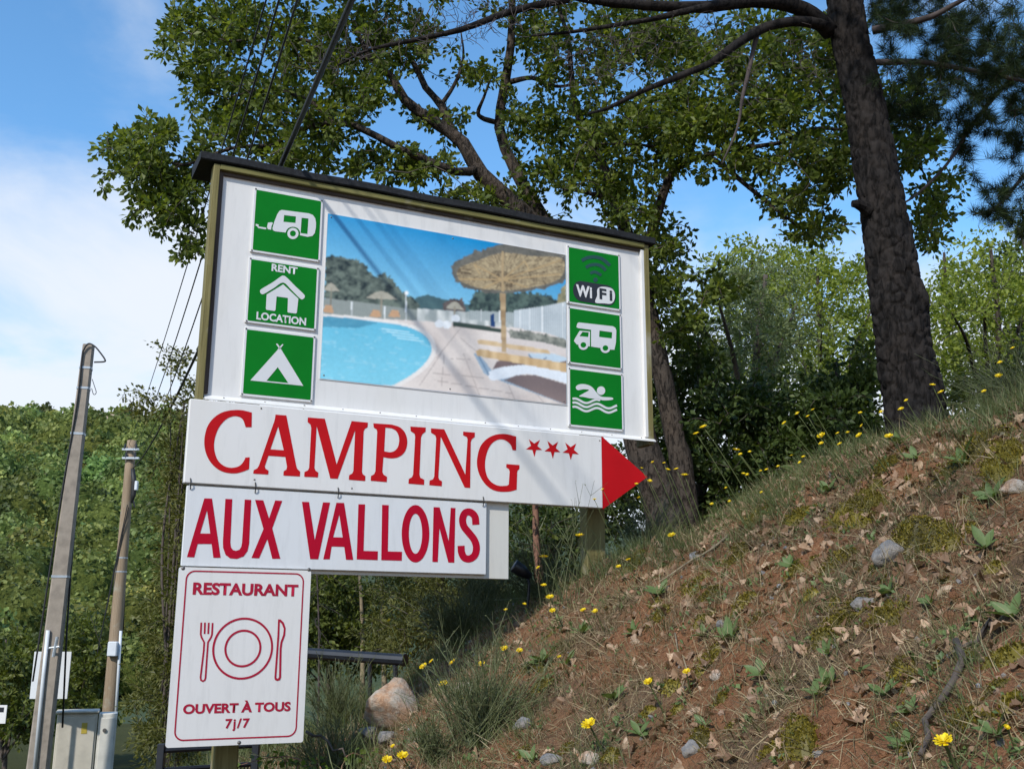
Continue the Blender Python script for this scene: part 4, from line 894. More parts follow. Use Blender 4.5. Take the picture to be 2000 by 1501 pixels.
# ---- oak behind the billboard
def oak():
    rng = np.random.default_rng(21); Y = 9.0
    A = lambda pts: [at(*p) for p in pts]
    g = at(1312, 1030, 9.0); base = (g[0], g[1], float(height(g[0], g[1]))-.15)
    limbs = [('trunk', [np.array(base)]+A([(1295, 985, 9.0), (1262, 900, 9.0), (1215, 740, 9.0), (1140, 570, 9.0), (1085, 475, 9.0)]), .20, .155),
             ('trunk', [np.array(base)+np.array([.14, .25, 0])]+A([(1342, 985, 9.3), (1320, 860, 9.3), (1295, 740, 9.3), (1270, 620, 9.3), (1228, 470, 9.2)]), .135, .085),
             ('limb', A([(1085, 475, 9.0), (1010, 405, 9.0), (940, 340, 8.9), (905, 280, 8.9), (850, 240, 8.9), (790, 195, 8.8), (765, 150, 8.8), (720, 110, 8.7), (690, 40, 8.6)]), .112, .02),
             ('limb', A([(918, 305, 8.9), (880, 250, 9.1), (862, 205, 9.2), (830, 170, 9.3), (800, 110, 9.4), (740, 70, 9.4), (735, 0, 9.5)]), .065, .02),
             ('limb', A([(862, 205, 9.2), (890, 160, 9.2), (905, 110, 9.2), (900, 60, 9.2)]), .028, .008),
             ('limb', A([(1095, 490, 9.1), (1050, 410, 9.3), (1005, 330, 9.4), (975, 250, 9.4), (985, 170, 9.4), (998, 90, 9.4), (1000, 0, 9.4), (1000, -90, 9.4)]), .085, .035),
             ('limb', A([(972, 240, 9.4), (935, 225, 9.3), (945, 190, 9.2), (960, 150, 9.2)]), .035, .010),
             ('limb', A([(996, 160, 9.4), (1040, 152, 9.3), (1080, 168, 9.2), (1120, 165, 9.2), (1160, 150, 9.1)]), .035, .010),
             ('limb', A([(1228, 470, 9.2), (1200, 390, 9.2), (1175, 320, 9.2), (1150, 270, 9.2), (1120, 190, 9.2), (1112, 90, 9.2), (1090, 10, 9.3)]), .080, .02),
             ('limb', A([(1200, 390, 9.2), (1140, 375, 9.0), (1100, 370, 8.8)]), .035, .010),
             ('limb', A([(1252, 520, 9.2), (1280, 430, 9.0), (1308, 345, 8.9), (1345, 312, 8.8), (1395, 312, 8.7), (1450, 355, 8.6), (1510, 405, 8.5), (1570, 450, 8.4)]), .062, .012),
             ('limb', A([(1308, 345, 8.9), (1310, 300, 8.9), (1270, 285, 8.9), (1165, 280, 8.8)]), .030, .010),
             ('limb', A([(1360, 310, 8.8), (1430, 292, 8.6), (1520, 280, 8.5), (1600, 250, 8.5), (1700, 270, 8.6), (1800, 330, 8.6), (1830, 420, 8.6)]), .032, .006),
             ('limb', A([(930, 330, 8.9), (890, 335, 8.6), (780, 290, 8.5), (700, 248, 8.4), (640, 240, 8.4), (585, 255, 8.4), (500, 300, 8.4)]), .055, .014),
             ('limb', A([(655, 240, 8.4), (600, 195, 8.4), (520, 175, 8.4), (440, 190, 8.5), (380, 170, 8.5)]), .028, .008),
             ('limb', A([(520, 285, 8.4), (450, 290, 8.3), (360, 322, 8.3), (300, 300, 8.3), (255, 285, 8.3)]), .024, .006),
             ('limb', A([(350, 323, 8.3), (325, 350, 8.3), (330, 410, 8.3)]), .012, .005),
             ('limb', A([(735, 120, 8.7), (640, 90, 8.6), (540, 70, 8.6), (440, 80, 8.6), (370, 40, 8.6)]), .030, .007)]
    limbs = [(a_, b_, r0*.82, r1*.82) for a_, b_, r0, r1 in limbs]
    blobs = [(262, 300, 62, 52, 8.3, .5), (330, 395, 62, 62, 8.3, .5), (300, 335, 75, 50, 8.3, .5), (372, 470, 34, 42, 8.5, .4), (330, 250, 55, 25, 8.3, .4), (400, 330, 40, 60, 8.6, .4),
             (350, 50, 45, 52, 8.6, .5), (400, 130, 70, 60, 8.6, .6), (480, 50, 90, 60, 8.8, .7), (520, 200, 95, 62, 8.5, .7), (440, 240, 70, 45, 8.5, .6), (600, 110, 100, 80, 8.8, .8), (710, 50, 90, 60, 9, .8),
             (620, 270, 95, 45, 8.6, .7), (560, 310, 70, 30, 8.6, .6), (690, 190, 70, 55, 8.7, .7), (740, 320, 90, 30, 8.7, .6), (830, 330, 85, 30, 8.8, .6), (910, 385, 75, 24, 8.9, .6), (760, 120, 55, 45, 9.2, .7), (860, 235, 50, 28, 9.3, .5),
             (830, 70, 45, 50, 9.4, .6), (930, 140, 52, 30, 9.3, .6), (1060, 50, 60, 60, 9.5, .8), (1075, 130, 45, 50, 9.5, .7), (1040, 235, 62, 55, 9.5, .8), (1130, 260, 70, 62, 9.4, .8), (1095, 340, 85, 50, 9.4, .8), (1200, 350, 80, 55, 9.2, .8), (1000, 400, 60, 26, 9.4, .5),
             (1240, 240, 90, 62, 9.1, .9), (1330, 210, 80, 62, 8.9, .9), (1400, 250, 95, 52, 8.7, .9), (1300, 300, 80, 42, 8.9, .8), (1470, 180, 80, 58, 8.7, .8), (1420, 120, 60, 45, 8.8, .8), (1540, 220, 66, 56, 8.5, .7), (1575, 300, 55, 36, 8.4, .6), (1470, 320, 80, 34, 8.6, .7), (1530, 390, 60, 34, 8.5, .6),
             (1590, 440, 50, 36, 8.4, .5), (1225, 420, 70, 45, 9.2, .8), (1290, 480, 58, 45, 9.2, .7), (1300, 555, 48, 55, 9.4, .7), (1335, 640, 55, 60, 9.5, .7), (1400, 560, 50, 40, 9.4, .6), (1640, 160, 40, 60, 9.4, .6), (1280, 90, 60, 60, 9.5, .8), (1180, 100, 50, 70, 9.5, .8),
             (1640, 90, 60, 80, 8.8, .5), (1610, 330, 50, 60, 8.5, .5), (1550, 130, 60, 60, 8.7, .6), (1340, 90, 80, 60, 9, .8), (1240, 60, 80, 60, 9.3, .8), (1500, 60, 80, 50, 8.9, .7), (1800, 300, 50, 60, 8.6, .5), (1830, 400, 40, 60, 8.6, .5), (1770, 200, 50, 60, 8.6, .5), (1680, 260, 60, 70, 8.9, .5), (1820, 470, 30, 30, 8.6, .4), (1000, -120, 260, 110, 9.4, 1.5), (620, -90, 220, 90, 9.0, 1.2)]
    tips = blob_tips(blobs, 3900, rng, .56)
    plant('oak_tree', 'large oak with dark furrowed limbs spreading behind the billboard', 'tree', base, limbs, tips, M['oak_leaf'], M['oak_bark'], per=20, size=.064, spread=.07, seed=22)
oak()

# ---- pine on the bank
def pine():
    rng = np.random.default_rng(31); Y = 6.4
    A = lambda pts: [at(*p) for p in pts]
    g = at(1790, 850, Y); base = (g[0], g[1], float(height(g[0], g[1]))-.2); b0 = np.array(base)
    tr = [b0]+A([(1786, 800, Y), (1765, 680, Y), (1748, 560, Y), (1735, 470, Y), (1712, 340, Y), (1690, 210, Y), (1664, 90, Y), (1648, -20, Y), (1636, -200, Y), (1630, -420, Y), (1640, -650, Y)])
    root = empty('pine_tree', base, 0, 'dark rough-barked leaning pine rising from the top of the bank', 'tree')
    p = smooth_path3([q-b0 for q in tr], 400); m = len(p); s_ = np.linspace(0, 1, m)
    rad = np.interp(p[:, 2], [0, .25, .9, 1.4, 2.4, 3.4, 5.5], [.222, .192, .168, .158, .130, .119, .08]); n = 88
    an = np.linspace(0, 2*np.pi, n, endpoint=False); Z = p[:, 2][:, None]; Aa = an[None]
    # plated bark: vertical furrows that wander, broken across
    rgc = np.random.default_rng(33); NA, NZ = 17, 64; zt = p[-1, 2]
    Wa = Aa/(2*np.pi)*NA+.55*fbm(np.cos(Aa)*2, Z*2.2, np.sin(Aa)*2, 1.3, 2)*np.ones_like(Z); Wz = Z/zt*NZ+.35*fbm(np.cos(Aa)*2, Z*3, np.sin(Aa)*2+5, 1.5, 2); jx = rgc.random((NA, NZ+6)); jz = rgc.random((NA, NZ+6)); jh = rgc.random((NA, NZ+6))
    d1 = np.full(Wa.shape, 9.); d2 = d1.copy(); hh1 = np.zeros(Wa.shape); ia, iz = np.floor(Wa).astype(int), np.floor(Wz).astype(int)
    for da in (-1, 0, 1):
        for dz in (-1, 0, 1):
            ca, cz_ = ia+da, iz+dz; m_ = (ca % NA, np.clip(cz_, 0, NZ+5)); q = np.hypot(Wa-(ca+jx[m_]), (Wz-(cz_+jz[m_])))
            near = q < d1; d2 = np.where(near, d1, np.minimum(d2, q)); hh1 = np.where(near, jh[m_], hh1); d1 = np.where(near, q, d1)
    plate = np.clip((d2-d1)/.30, 0, 1)**.7
    wob = 1+.12*(plate-.7)+.07*(hh1-.5)*plate+.020*fbm(np.cos(Aa)*6, Z*14, np.sin(Aa)*6, 1.4, 3)+.03*fbm(np.cos(Aa), Z*.9, np.sin(Aa), 1.5, 2)
    for zc_, a_, hh, wd in ((1.22, 3.9, .20, .10), (1.25, 5.0, .16, .12), (1.28, 2.6, .12, .10), (2.9, .4, .14, .08), (2.1, 5.6, .10, .07)):
        da = np.angle(np.exp(1j*(Aa-a_))); wob = wob+hh*np.exp(-(da/.5)**2-((Z-zc_)/wd)**2)
    V, F = tube_arr(p, rad, n, wob); b = MB(); b.add(V, [tuple(f) for f in F]); b.build('trunk', M['pine_bark'], root, True)
    limbs = [A([(1622, 62, Y), (1585, 30, Y-.1), (1540, 8, Y-.2), (1470, 3, Y-.3), (1380, 14, Y-.4), (1290, 12, Y-.5), (1200, 6, Y-.6), (1120, -6, Y-.7), (1000, -30, Y-.8)]),
             A([(1615, 50, Y-.05), (1560, 42, Y-.2), (1500, 52, Y-.3), (1440, 85, Y-.4), (1390, 122, Y-.5), (1320, 152, Y-.6), (1250, 180, Y-.7), (1190, 210, Y-.7), (1150, 222, Y-.8)]),
             A([(1470, 5, Y-.3), (1400, 10, Y-.4), (1340, 22, Y-.5), (1290, 34, Y-.5), (1210, 48, Y-.6), (1120, 62, Y-.6), (1040, 70, Y-.6)]),
             A([(1110, -2, Y-.7), (1000, 22, Y-.8), (900, 58, Y-.9), (810, 78, Y-.9), (720, 98, Y-1), (660, 128, Y-1)]),
             A([(1490, 54, Y-.3), (1478, 70, Y-.3), (1462, 140, Y-.3), (1450, 190, Y-.3), (1440, 250, Y-.3), (1410, 320, Y-.3)]),
             A([(1705, 60, Y), (1760, 48, Y-.1), (1820, 32, Y-.2), (1880, 0, Y-.3), (1960, -40, Y-.4)]),
             A([(1712, 122, Y), (1800, 122, Y+.1), (1900, 138, Y+.2), (2000, 158, Y+.3), (2080, 165, Y+.3)]),
             A([(1700, -10, Y), (1800, -60, Y+.2), (1950, -80, Y+.4), (2100, -60, Y+.5)]),
             A([(2060, 90, 7.5), (1960, 170, 7.3), (1895, 250, 7.2), (1850, 320, 7.1), (1790, 380, 7.0), (1740, 410, 7.0)]),
             A([(2100, 250, 7.2), (2020, 320, 7.2), (1950, 400, 7.1), (1900, 420, 7.1)])]
    rr = [(.062, .018), (.040, .007), (.030, .007), (.026, .006), (.020, .005), (.030, .010), (.024, .008), (.03, .01), (.022, .005), (.02, .006)]
    nodes = []
    for i, (pts, (r0, r1)) in enumerate(zip(limbs, rr)): nodes.append(limb_tube(root, 'limb', pts, r0, r1, M['pine_bark'] if i < 4 else M['deadtwig'], 8, 24, .1, rng))
    sp = at(1664, 398, Y-.12); b = MB(); q = np.array([sp-b0+np.array([.12, .06, -.02]), sp-b0+np.array([.03, 0, 0]), sp-b0]); q = np.vstack([q[:1], q[:1]*.5+q[1:2]*.5+.006, q[1:]]); b.tube(q, [.050, .036, .030, .022], 9); b.build('branch_stub', M['pine_bark'], root)
    # dead hanging twigs
    dn = np.concatenate(nodes[:5])
    dt = blob_tips([(1180, 110, 100, 60, Y-.6, .5), (1120, 120, 70, 50, Y-.6, .4), (1250, 80, 80, 60, Y-.6, .4), (820, 60, 110, 60, Y-.9, .4), (660, 100, 80, 60, Y-.9, .4), (930, 40, 90, 50, Y-.9, .4), (1560, 110, 50, 60, Y-.1, .4), (1600, 150, 40, 50, Y-.1, .4), (1400, 60, 80, 50, Y-.4, .4), (1000, 10, 90, 50, Y-.8, .4), (1460, 150, 50, 60, Y-.3, .3)], 1200, rng)
    P, Ln = connect(list(dn), dt, rng, -.05); V, F = tubes_np(P-b0, np.clip(.0020+.0028*Ln, 0, .006)[:, None]*np.linspace(1, .5, 4)[None], 3)
    o = obj('dead_twigs', mesh_np('dead_twigs', V, F), M['deadtwig'], root); o['kind'] = 'stuff'
    # living needles
    ln = np.concatenate(nodes[5:]+[p[int(m*.75):]+b0])
    lt = blob_tips([(1760, 40, 60, 50, Y, .4), (1850, 60, 80, 60, Y+.2, .6), (1950, 60, 90, 70, Y+.3, .6), (1780, 130, 60, 50, Y+.1, .4), (1880, 160, 90, 55, Y+.3, .6), (1985, 190, 70, 70, 7.0, .5), (1960, 280, 70, 50, 7.2, .4), (1990, 370, 60, 60, 7.2, .4), (1940, 400, 50, 45, 7.1, .3), (1880, 300, 40, 40, 7.2, .3), (1820, 210, 60, 40, 7.2, .4), (1900, 225, 60, 40, 7.2, .4), (2080, 60, 80, 120, 7.2, .8), (2100, 260, 60, 120, 7.2, .5), (1760, 210, 50, 50, 7.1, .3), (1730, 20, 50, 60, Y+.5, .4), (1800, -10, 80, 60, Y+.5, .5), (1950, 130, 80, 80, Y+.8, .5), (1870, 100, 80, 60, Y+.8, .5), (2000, 440, 50, 40, 7.2, .3),
                    (1700, -260, 300, 160, Y, 1.2), (1650, -600, 320, 180, Y, 1.3)], 1700, rng)
    P, Ln = connect(list(ln), lt, rng, .0); V, F = tubes_np(P-b0, np.clip(.002+.004*Ln, 0, .012)[:, None]*np.linspace(1, .5, 4)[None], 3)
    o = obj('twigs', mesh_np('twigs', V, F), M['deadtwig'], root); o['kind'] = 'stuff'
    V, F = leaves_on(P-b0, rng, 120, .085, .02, .2, NEED_V*np.array([1.5, 1, 1]), NEED_F, .45); o = obj('needles', mesh_np('needles', V, F), M['pine_needle'], root); o['kind'] = 'stuff'
pine()

# ---- trees and shrubs behind
def bush(name, label, cat, px, base_py, Y, blobs, n, leaf, per, size, spread=.06, seed=1, tr=.05, bark='twig', group=None, tv=LEAF_V, up=.5, lean=0, start=.25, ntr=3, droop=0.0):
    rng = np.random.default_rng(seed); g = at(px, base_py, Y); zb = float(height(g[0], Y))-.1; base = np.array([g[0], Y, zb]); tips = blob_tips(blobs, n, rng)
    top = tips[:, 2].max(); cx_, cy_ = tips[:, 0].mean(), tips[:, 1].mean(); limbs = []
    H = max(top-zb, .5); t1 = np.array([cx_, cy_, zb+H*.55]); t2 = np.array([cx_+rng.normal()*.1, cy_, zb+H*.86])
    limbs.append(('trunk', [base, base*.6+t1*.4+rng.normal(size=3)*.04*H*.3, t1, t2], tr, tr*.3))
    for i in range(ntr):
        k = tips[rng.integers(len(tips))]; s_ = rng.uniform(.25, .6); a = base+(t1-base)*s_; limbs.append(('limb', [a, (a+k)/2+np.array([0, 0, .08*H]), k], tr*.5, tr*.12))
    return plant(name, label, cat, tuple(base), limbs, tips, M[leaf], M[bark], per=per, size=size, spread=spread, seed=seed, group=group, tv=tv, up=up, twr=(.006, .002), start=start, skip=.2, droop=droop)
bush('broadleaf_tree', 'bright yellow-green tree left of the pine trunk beyond the bank', 'tree', 1600, 950, 16, [(1580, 540, 90, 60, 16, 1.5), (1650, 560, 70, 80, 16, 1.5), (1560, 620, 80, 70, 16, 1.5), (1640, 660, 80, 80, 16, 1.5), (1600, 740, 90, 70, 16, 1.5), (1500, 560, 60, 60, 16, 1)], 380, 'yg_leaf', 20, .075, .13, 41, .08, 'oak_bark', ntr=9)
bush('broadleaf_tree', 'bright yellow-green tree right of the pine trunk beyond the bank', 'tree', 1900, 900, 14, [(1880, 580, 90, 70, 14, 1.5), (1960, 560, 90, 70, 14, 1.5), (2040, 600, 80, 120, 14, 1.5), (1850, 660, 60, 60, 14, 1.2), (1920, 680, 100, 70, 14, 1.5), (2000, 740, 90, 60, 14, 1.2), (1870, 740, 70, 50, 14, 1)], 430, 'yg_leaf', 20, .070, .12, 42, .08, 'oak_bark', ntr=9)
bush('willow_tree', 'silvery grey-green willow between the oak and the pine', 'tree', 1470, 950, 13, [(1430, 560, 60, 60, 13, 1), (1490, 580, 70, 80, 13, 1.2), (1540, 660, 70, 80, 13, 1.2), (1440, 660, 80, 70, 13, 1.2), (1490, 740, 90, 60, 13, 1.2), (1400, 700, 60, 60, 13, 1)], 420, 'silver_leaf', 22, .075, .09, 43, .10, 'twig', tv=SLIM_V)
bush('broadleaf_tree', 'tall dark tree standing far behind the pine needles at right', 'tree', 2060, 800, 22, [(2080, 560, 120, 120, 22, 2), (2000, 640, 80, 90, 22, 2), (2120, 700, 120, 90, 22, 2)], 300, 'dark_leaf', 24, .14, .16, 44, .16, 'oak_bark')
bush('broadleaf_tree', 'tall pale green tree in the gap between oak and willow', 'tree', 1440, 900, 24, [(1420, 520, 60, 50, 24, 2), (1480, 510, 70, 50, 24, 2), (1560, 520, 70, 50, 24, 2), (1500, 600, 120, 80, 24, 2), (1400, 620, 80, 90, 24, 2), (1500, 730, 150, 90, 24, 2)], 380, 'yg_leaf', 17, .12, .20, 45, .10, 'oak_bark', ntr=9)
bush('broadleaf_tree', 'tall pale green tree at the far right behind the yellow-green one', 'tree', 1960, 850, 24, [(1900, 520, 80, 50, 24, 2), (1980, 500, 90, 50, 24, 2), (1850, 590, 80, 80, 24, 2), (1960, 620, 120, 80, 24, 2), (1700, 640, 90, 110, 24, 2), (1850, 720, 150, 80, 24, 2)], 420, 'yg_leaf', 17, .12, .20, 46, .10, 'oak_bark', ntr=9)
SH = [('dark leafy shrub growing right beside the oak trunk', 1370, 1000, 10.0, [(1360, 740, 60, 90, 10, .8), (1400, 830, 80, 70, 10, .8), (1340, 900, 50, 60, 10, .6), (1290, 800, 35, 110, 10.4, .5), (1420, 920, 70, 40, 10, .6), (1400, 990, 110, 40, 10, .6), (1330, 1010, 60, 40, 10, .5)], 51),
      ('dark leafy shrub midway between oak and pine', 1500, 960, 10.5, [(1480, 800, 80, 70, 10.5, .8), (1540, 850, 80, 60, 10.5, .8), (1500, 900, 90, 45, 10.5, .8), (1500, 960, 110, 40, 10.5, .8), (1460, 1010, 90, 40, 10.5, .8)], 52),
      ('dark leafy shrub against the left side of the pine trunk', 1640, 920, 9.5, [(1620, 780, 80, 60, 9.5, .8), (1670, 830, 60, 55, 9.5, .7), (1600, 870, 90, 40, 9.5, .7), (1690, 740, 35, 60, 9.5, .5), (1620, 920, 110, 40, 9.5, .7), (1720, 870, 70, 40, 9.5, .6)], 53)]
for lb, px, py, Y_, bl, sd in SH: bush('leafy_shrub', lb, 'shrub', px, py, Y_, bl, 480, 'dark_leaf', 26, .065, .075, sd, .05, 'twig', 'dark shrubs behind the bank', ntr=5)
bush('leafy_shrub', 'low green shrub right of the pine foot on the skyline', 'shrub', 1930, 800, 8.5, [(1900, 770, 60, 40, 8.5, .5), (1980, 750, 60, 50, 8.5, .5), (2060, 740, 60, 60, 8.5, .5)], 130, 'hedge_leaf', 22, .05, .06, 54, .03, 'twig', ntr=4)
# left: tall olive thicket whose sparse top shows beside the billboard
bush('thicket_tree', 'slender olive-green tree with a sparse airy top left of the billboard', 'tree', 330, 1450, 13, [(345, 700, 40, 45, 13, .8), (275, 795, 40, 28, 13, .6), (335, 800, 60, 40, 13, .8), (245, 768, 20, 18, 13, .4), (390, 780, 50, 60, 13, .8)], 130, 'olive_leaf', 13, .055, .07, 61, .03, 'twig', ntr=6)
bush('thicket_shrub', 'tall olive thicket filling the space left of the billboard', 'shrub', 320, 1460, 13.6, [(370, 890, 60, 80, 13.6, 1), (365, 1000, 62, 90, 13.6, 1), (365, 1110, 68, 100, 13.6, 1), (350, 1220, 68, 100, 13.6, 1), (345, 1330, 68, 100, 13.6, 1), (325, 1430, 62, 90, 13.6, 1), (420, 1000, 70, 200, 13.8, 1)], 950, 'olive_leaf', 34, .075, .11, 62, .03, 'twig', tv=SLIM_V, ntr=10)
bush('thicket_shrub', 'sunlit green thicket seen just right of the restaurant panel', 'shrub', 660, 1400, 13, [(640, 1150, 70, 60, 13, 1), (700, 1180, 70, 70, 13, 1), (640, 1250, 70, 60, 13, 1), (560, 1200, 60, 120, 13, 1), (720, 1270, 60, 50, 13, 1)], 520, 'hedge_leaf', 30, .065, .09, 63, .03, 'twig', ntr=8)
bush('thicket_shrub', 'dark olive thicket under the name board', 'shrub', 850, 1330, 11, [(800, 1150, 80, 60, 11, 1), (880, 1160, 80, 70, 11, 1), (830, 1230, 80, 60, 11, 1), (950, 1150, 60, 80, 11, .8), (760, 1260, 60, 50, 11, .8), (900, 1080, 90, 50, 11, .8)], 560, 'olive_leaf', 32, .055, .08, 64, .03, 'twig', tv=SLIM_V, ntr=8)
bush('thicket_shrub', 'dark thicket behind the right-hand billboard post', 'shrub', 1080, 1120, 9.6, [(1030, 1030, 60, 50, 9.6, .7), (1100, 1040, 70, 50, 9.6, .7), (1060, 1090, 70, 40, 9.6, .7), (1200, 1010, 60, 50, 9.8, .6), (1130, 960, 120, 50, 10, .6), (1270, 960, 60, 60, 10.3, .5), (1250, 900, 60, 50, 10.3, .5)], 380, 'dark_leaf', 26, .05, .06, 65, .04, 'twig', ntr=6)
for i, (px, py0, py1, Y_, r_, mt, lb) in enumerate(((712, 1300, 1090, 12.2, .035, 'palebark', 'thin pale trunk of a young tree, left of two under the name board'), (757, 1300, 1090, 12.0, .035, 'palebark', 'thin pale trunk of a young tree, right of two under the name board'), (1058, 1125, 960, 8.6, .045, 'redbark', 'slender reddish trunk of a young pine left of the olive post'), (628, 1310, 1080, 9.6, .012, 'deadtwig', 'thin dark conifer sapling right of the restaurant panel'))):
    a, c = at(px, py0, Y_), at(px-14, py1-60, Y_); z0 = min(float(height(a[0], a[1]))-.1, a[2]); b0 = np.array([a[0], a[1], z0]); rng = np.random.default_rng(70+i)
    tips = np.array([b0+(c-b0)*rng.uniform(.45, 1.0)+rng.normal(size=3)*np.array([.16, .16, .08]) for _ in range(26)])
    plant('sapling', lb, 'young tree', tuple(b0), [('trunk', [b0, (b0+c)/2+rng.normal(size=3)*.03, c], r_, r_*.4)], tips, M['pine_needle' if i == 3 else 'hedge_leaf'], M[mt], per=30 if i == 3 else 8, size=.05, spread=.02, seed=70+i, tv=NEED_V*np.array([2, 1, 1]) if i == 3 else LEAF_V, tf=NEED_F if i == 3 else LEAF_F, group='young trees behind the signs')

bush('leafy_shrub', 'green shrub left of the concrete pole at the foot of the hill', 'shrub', 20, 1400, 24, [(-20, 1280, 60, 60, 24, 1.5), (40, 1300, 50, 60, 24, 1.5), (10, 1390, 70, 50, 24, 1.5), (60, 1410, 40, 40, 24, 1)], 260, 'hedge_leaf', 24, .13, .16, 55, .06, 'twig', ntr=5)
bush('leafy_shrub', 'green shrub between the two utility poles', 'shrub', 165, 1400, 28, [(150, 1250, 40, 60, 28, 1.5), (180, 1300, 40, 60, 28, 1.5), (150, 1370, 60, 50, 28, 1.5), (190, 1400, 40, 40, 28, 1)], 260, 'hedge_leaf', 24, .14, .17, 56, .06, 'twig', ntr=5)
# ---- broom: sheaves of thin green stems
def broom(label, px, py, n, L, wd, Y=None, seed=1, lean=(0, 0), mat='broom'):
    rng = np.random.default_rng(seed); g = bank_hit(px, py) if Y is None else at(px, py, Y)
    if Y is not None: g[2] = min(g[2], float(height(g[0], g[1])))
    root = empty('broom_shrub', tuple(g), 0, label, 'shrub', 'broom bushes on the bank'); k = n
    d = rng.normal(size=(k, 3))*np.array([wd, wd*.7, .25])+np.array([lean[0], lean[1], 1.0]); d /= np.linalg.norm(d, axis=1, keepdims=True); ln = L*rng.uniform(.45, 1.05, k)
    st = rng.normal(size=(k, 3))*np.array([.09, .09, .0])*L; m = 5; s_ = np.linspace(0, 1, m)[None, :, None]
    bend = rng.normal(size=(k, 1, 3))*.16; P = st[:, None]+d[:, None]*ln[:, None, None]*s_+bend*ln[:, None, None]*s_**2+np.array([0, 0, -.10])*ln[:, None, None]*s_**2
    V1, F1 = tubes_np(P, np.linspace(.0024, .0009, m)[None]*np.ones((k, 1)), 3)
    # side twigs
    j = rng.integers(0, k, k*5); f = rng.uniform(.35, .95, k*5); a = P[j, 0]+(P[j, -1]-P[j, 0])*f[:, None]; i0 = np.clip((f*(m-1)).astype(int), 0, m-2); w_ = (f*(m-1)-i0)[:, None]; a = P[j, i0]*(1-w_)+P[j, i0+1]*w_
    dd = d[j]+rng.normal(size=(k*5, 3))*.5; dd /= np.linalg.norm(dd, axis=1, keepdims=True); l2 = L*rng.uniform(.08, .26, k*5); Q = a[:, None]+dd[:, None]*l2[:, None, None]*np.linspace(0, 1, 3)[None, :, None]
    V2, F2 = tubes_np(Q, np.linspace(.0015, .0007, 3)[None]*np.ones((k*5, 1)), 3)
    o = obj('stems', mesh_np('stems', np.vstack([V1, V2]), np.vstack([F1, F2+len(V1)])), M[mat], root); o['kind'] = 'stuff'
    q = Q[::2]; pos = q[:, 2]; lv = scatter(SLIM_V, LEAF_F, pos, rot_from(dd[::2]+rng.normal(size=(len(pos), 3))*.5, rnd_dirs(len(pos), rng)), .014*rng.uniform(.6, 1.4, len(pos)))
    o = obj('leaves', mesh_np('leaves', *lv), M['grass_green'], root); o['kind'] = 'stuff'
broom('grey-green broom bush left of the olive billboard post', 1050, 1125, 120, .50, .5, 6.9, 81, (-.3, 0))
broom('grey-green broom bush right of the olive billboard post', 1265, 1100, 130, .50, .5, 7.0, 82, (.1, 0))
broom('broom bush with twigs reaching over the arrow board corner', 1112, 1118, 16, .70, .22, 6.1, 83, (.0, -.05))
broom('grey broom bush on the bank above the orange boulder', 900, 1260, 230, .46, .55, None, 84, (-.25, 0))
broom('green broom bush right of the orange boulder', 935, 1460, 190, .50, .38, None, 85, (.02, 0))
broom('small broom tuft at the bottom edge below the orange boulder', 850, 1495, 90, .25, .5, None, 86, (-.1, 0))
broom('broom bush at the bottom edge beside the restaurant panel', 650, 1510, 130, .40, .5, 6.0, 87, (-.1, 0))
broom('dark broom bush below the black rail', 660, 1400, 170, .5, .5, 7.4, 88)
broom('green broom bush under the thicket at the middle', 950, 1200, 200, .5, .5, 7.6, 89)
broom('dark broom tuft hanging in from the right edge', 2010, 720, 140, .6, .6, 6.2, 90, (-.8, 0))

# ---- brambles by the cabinet and under the restaurant panel
def bramble(label, px, py, Y, spanx, H, n, seed):
    rng = np.random.default_rng(seed); g = at(px, py, Y); z = float(height(g[0], Y)); base = np.array([g[0], Y, z]); k = n; m = 7; s_ = np.linspace(0, 1, m)[None, :, None]
    root = empty('bramble', tuple(base), 0, label, 'bramble', 'brambles on the verge'); st = np.stack([rng.uniform(-.5, .5, k)*spanx, rng.normal(size=k)*.2, np.zeros(k)], 1)
    d = np.stack([rng.normal(size=k)*.6, rng.normal(size=k)*.5, np.ones(k)], 1); ln = H*rng.uniform(.6, 1.3, k)[:, None, None]
    P = st[:, None]+d[:, None]*ln*s_+np.concatenate([rng.normal(size=(k, 1, 2))*.5, -np.full((k, 1, 1), .75)], 2)*ln*s_**2
    V, F = tubes_np(P, np.linspace(.005, .0018, m)[None]*np.ones((k, 1)), 4); o = obj('canes', mesh_np('canes', V, F), M['redbark'], root); o['kind'] = 'stuff'
    V, F = leaves_on(P, rng, 24, .045*H**.4, .05, .9, LEAF_V*np.array([1.5, 1, 1]), LEAF_F, .1); o = obj('leaves', mesh_np('leaves', V, F), M['bramble'], root); o['kind'] = 'stuff'
bramble('bramble arching in front of the beige cabinet', 185, 1560, 16.2, 1.0, 1.5, 16, 91)
bramble('bramble left of the concrete pole foot', 20, 1560, 18.5, 1.6, 2.0, 34, 92)
bramble('bright bramble leaves at the lower right of the restaurant panel', 615, 1480, 5.9, .35, .55, 14, 93)
bramble('bramble in the gap between cabinet and restaurant panel', 275, 1600, 15, 1.2, 1.9, 34, 94)
bramble('bramble at the foot of the restaurant panel', 500, 1510, 5.6, .5, .28, 16, 95)

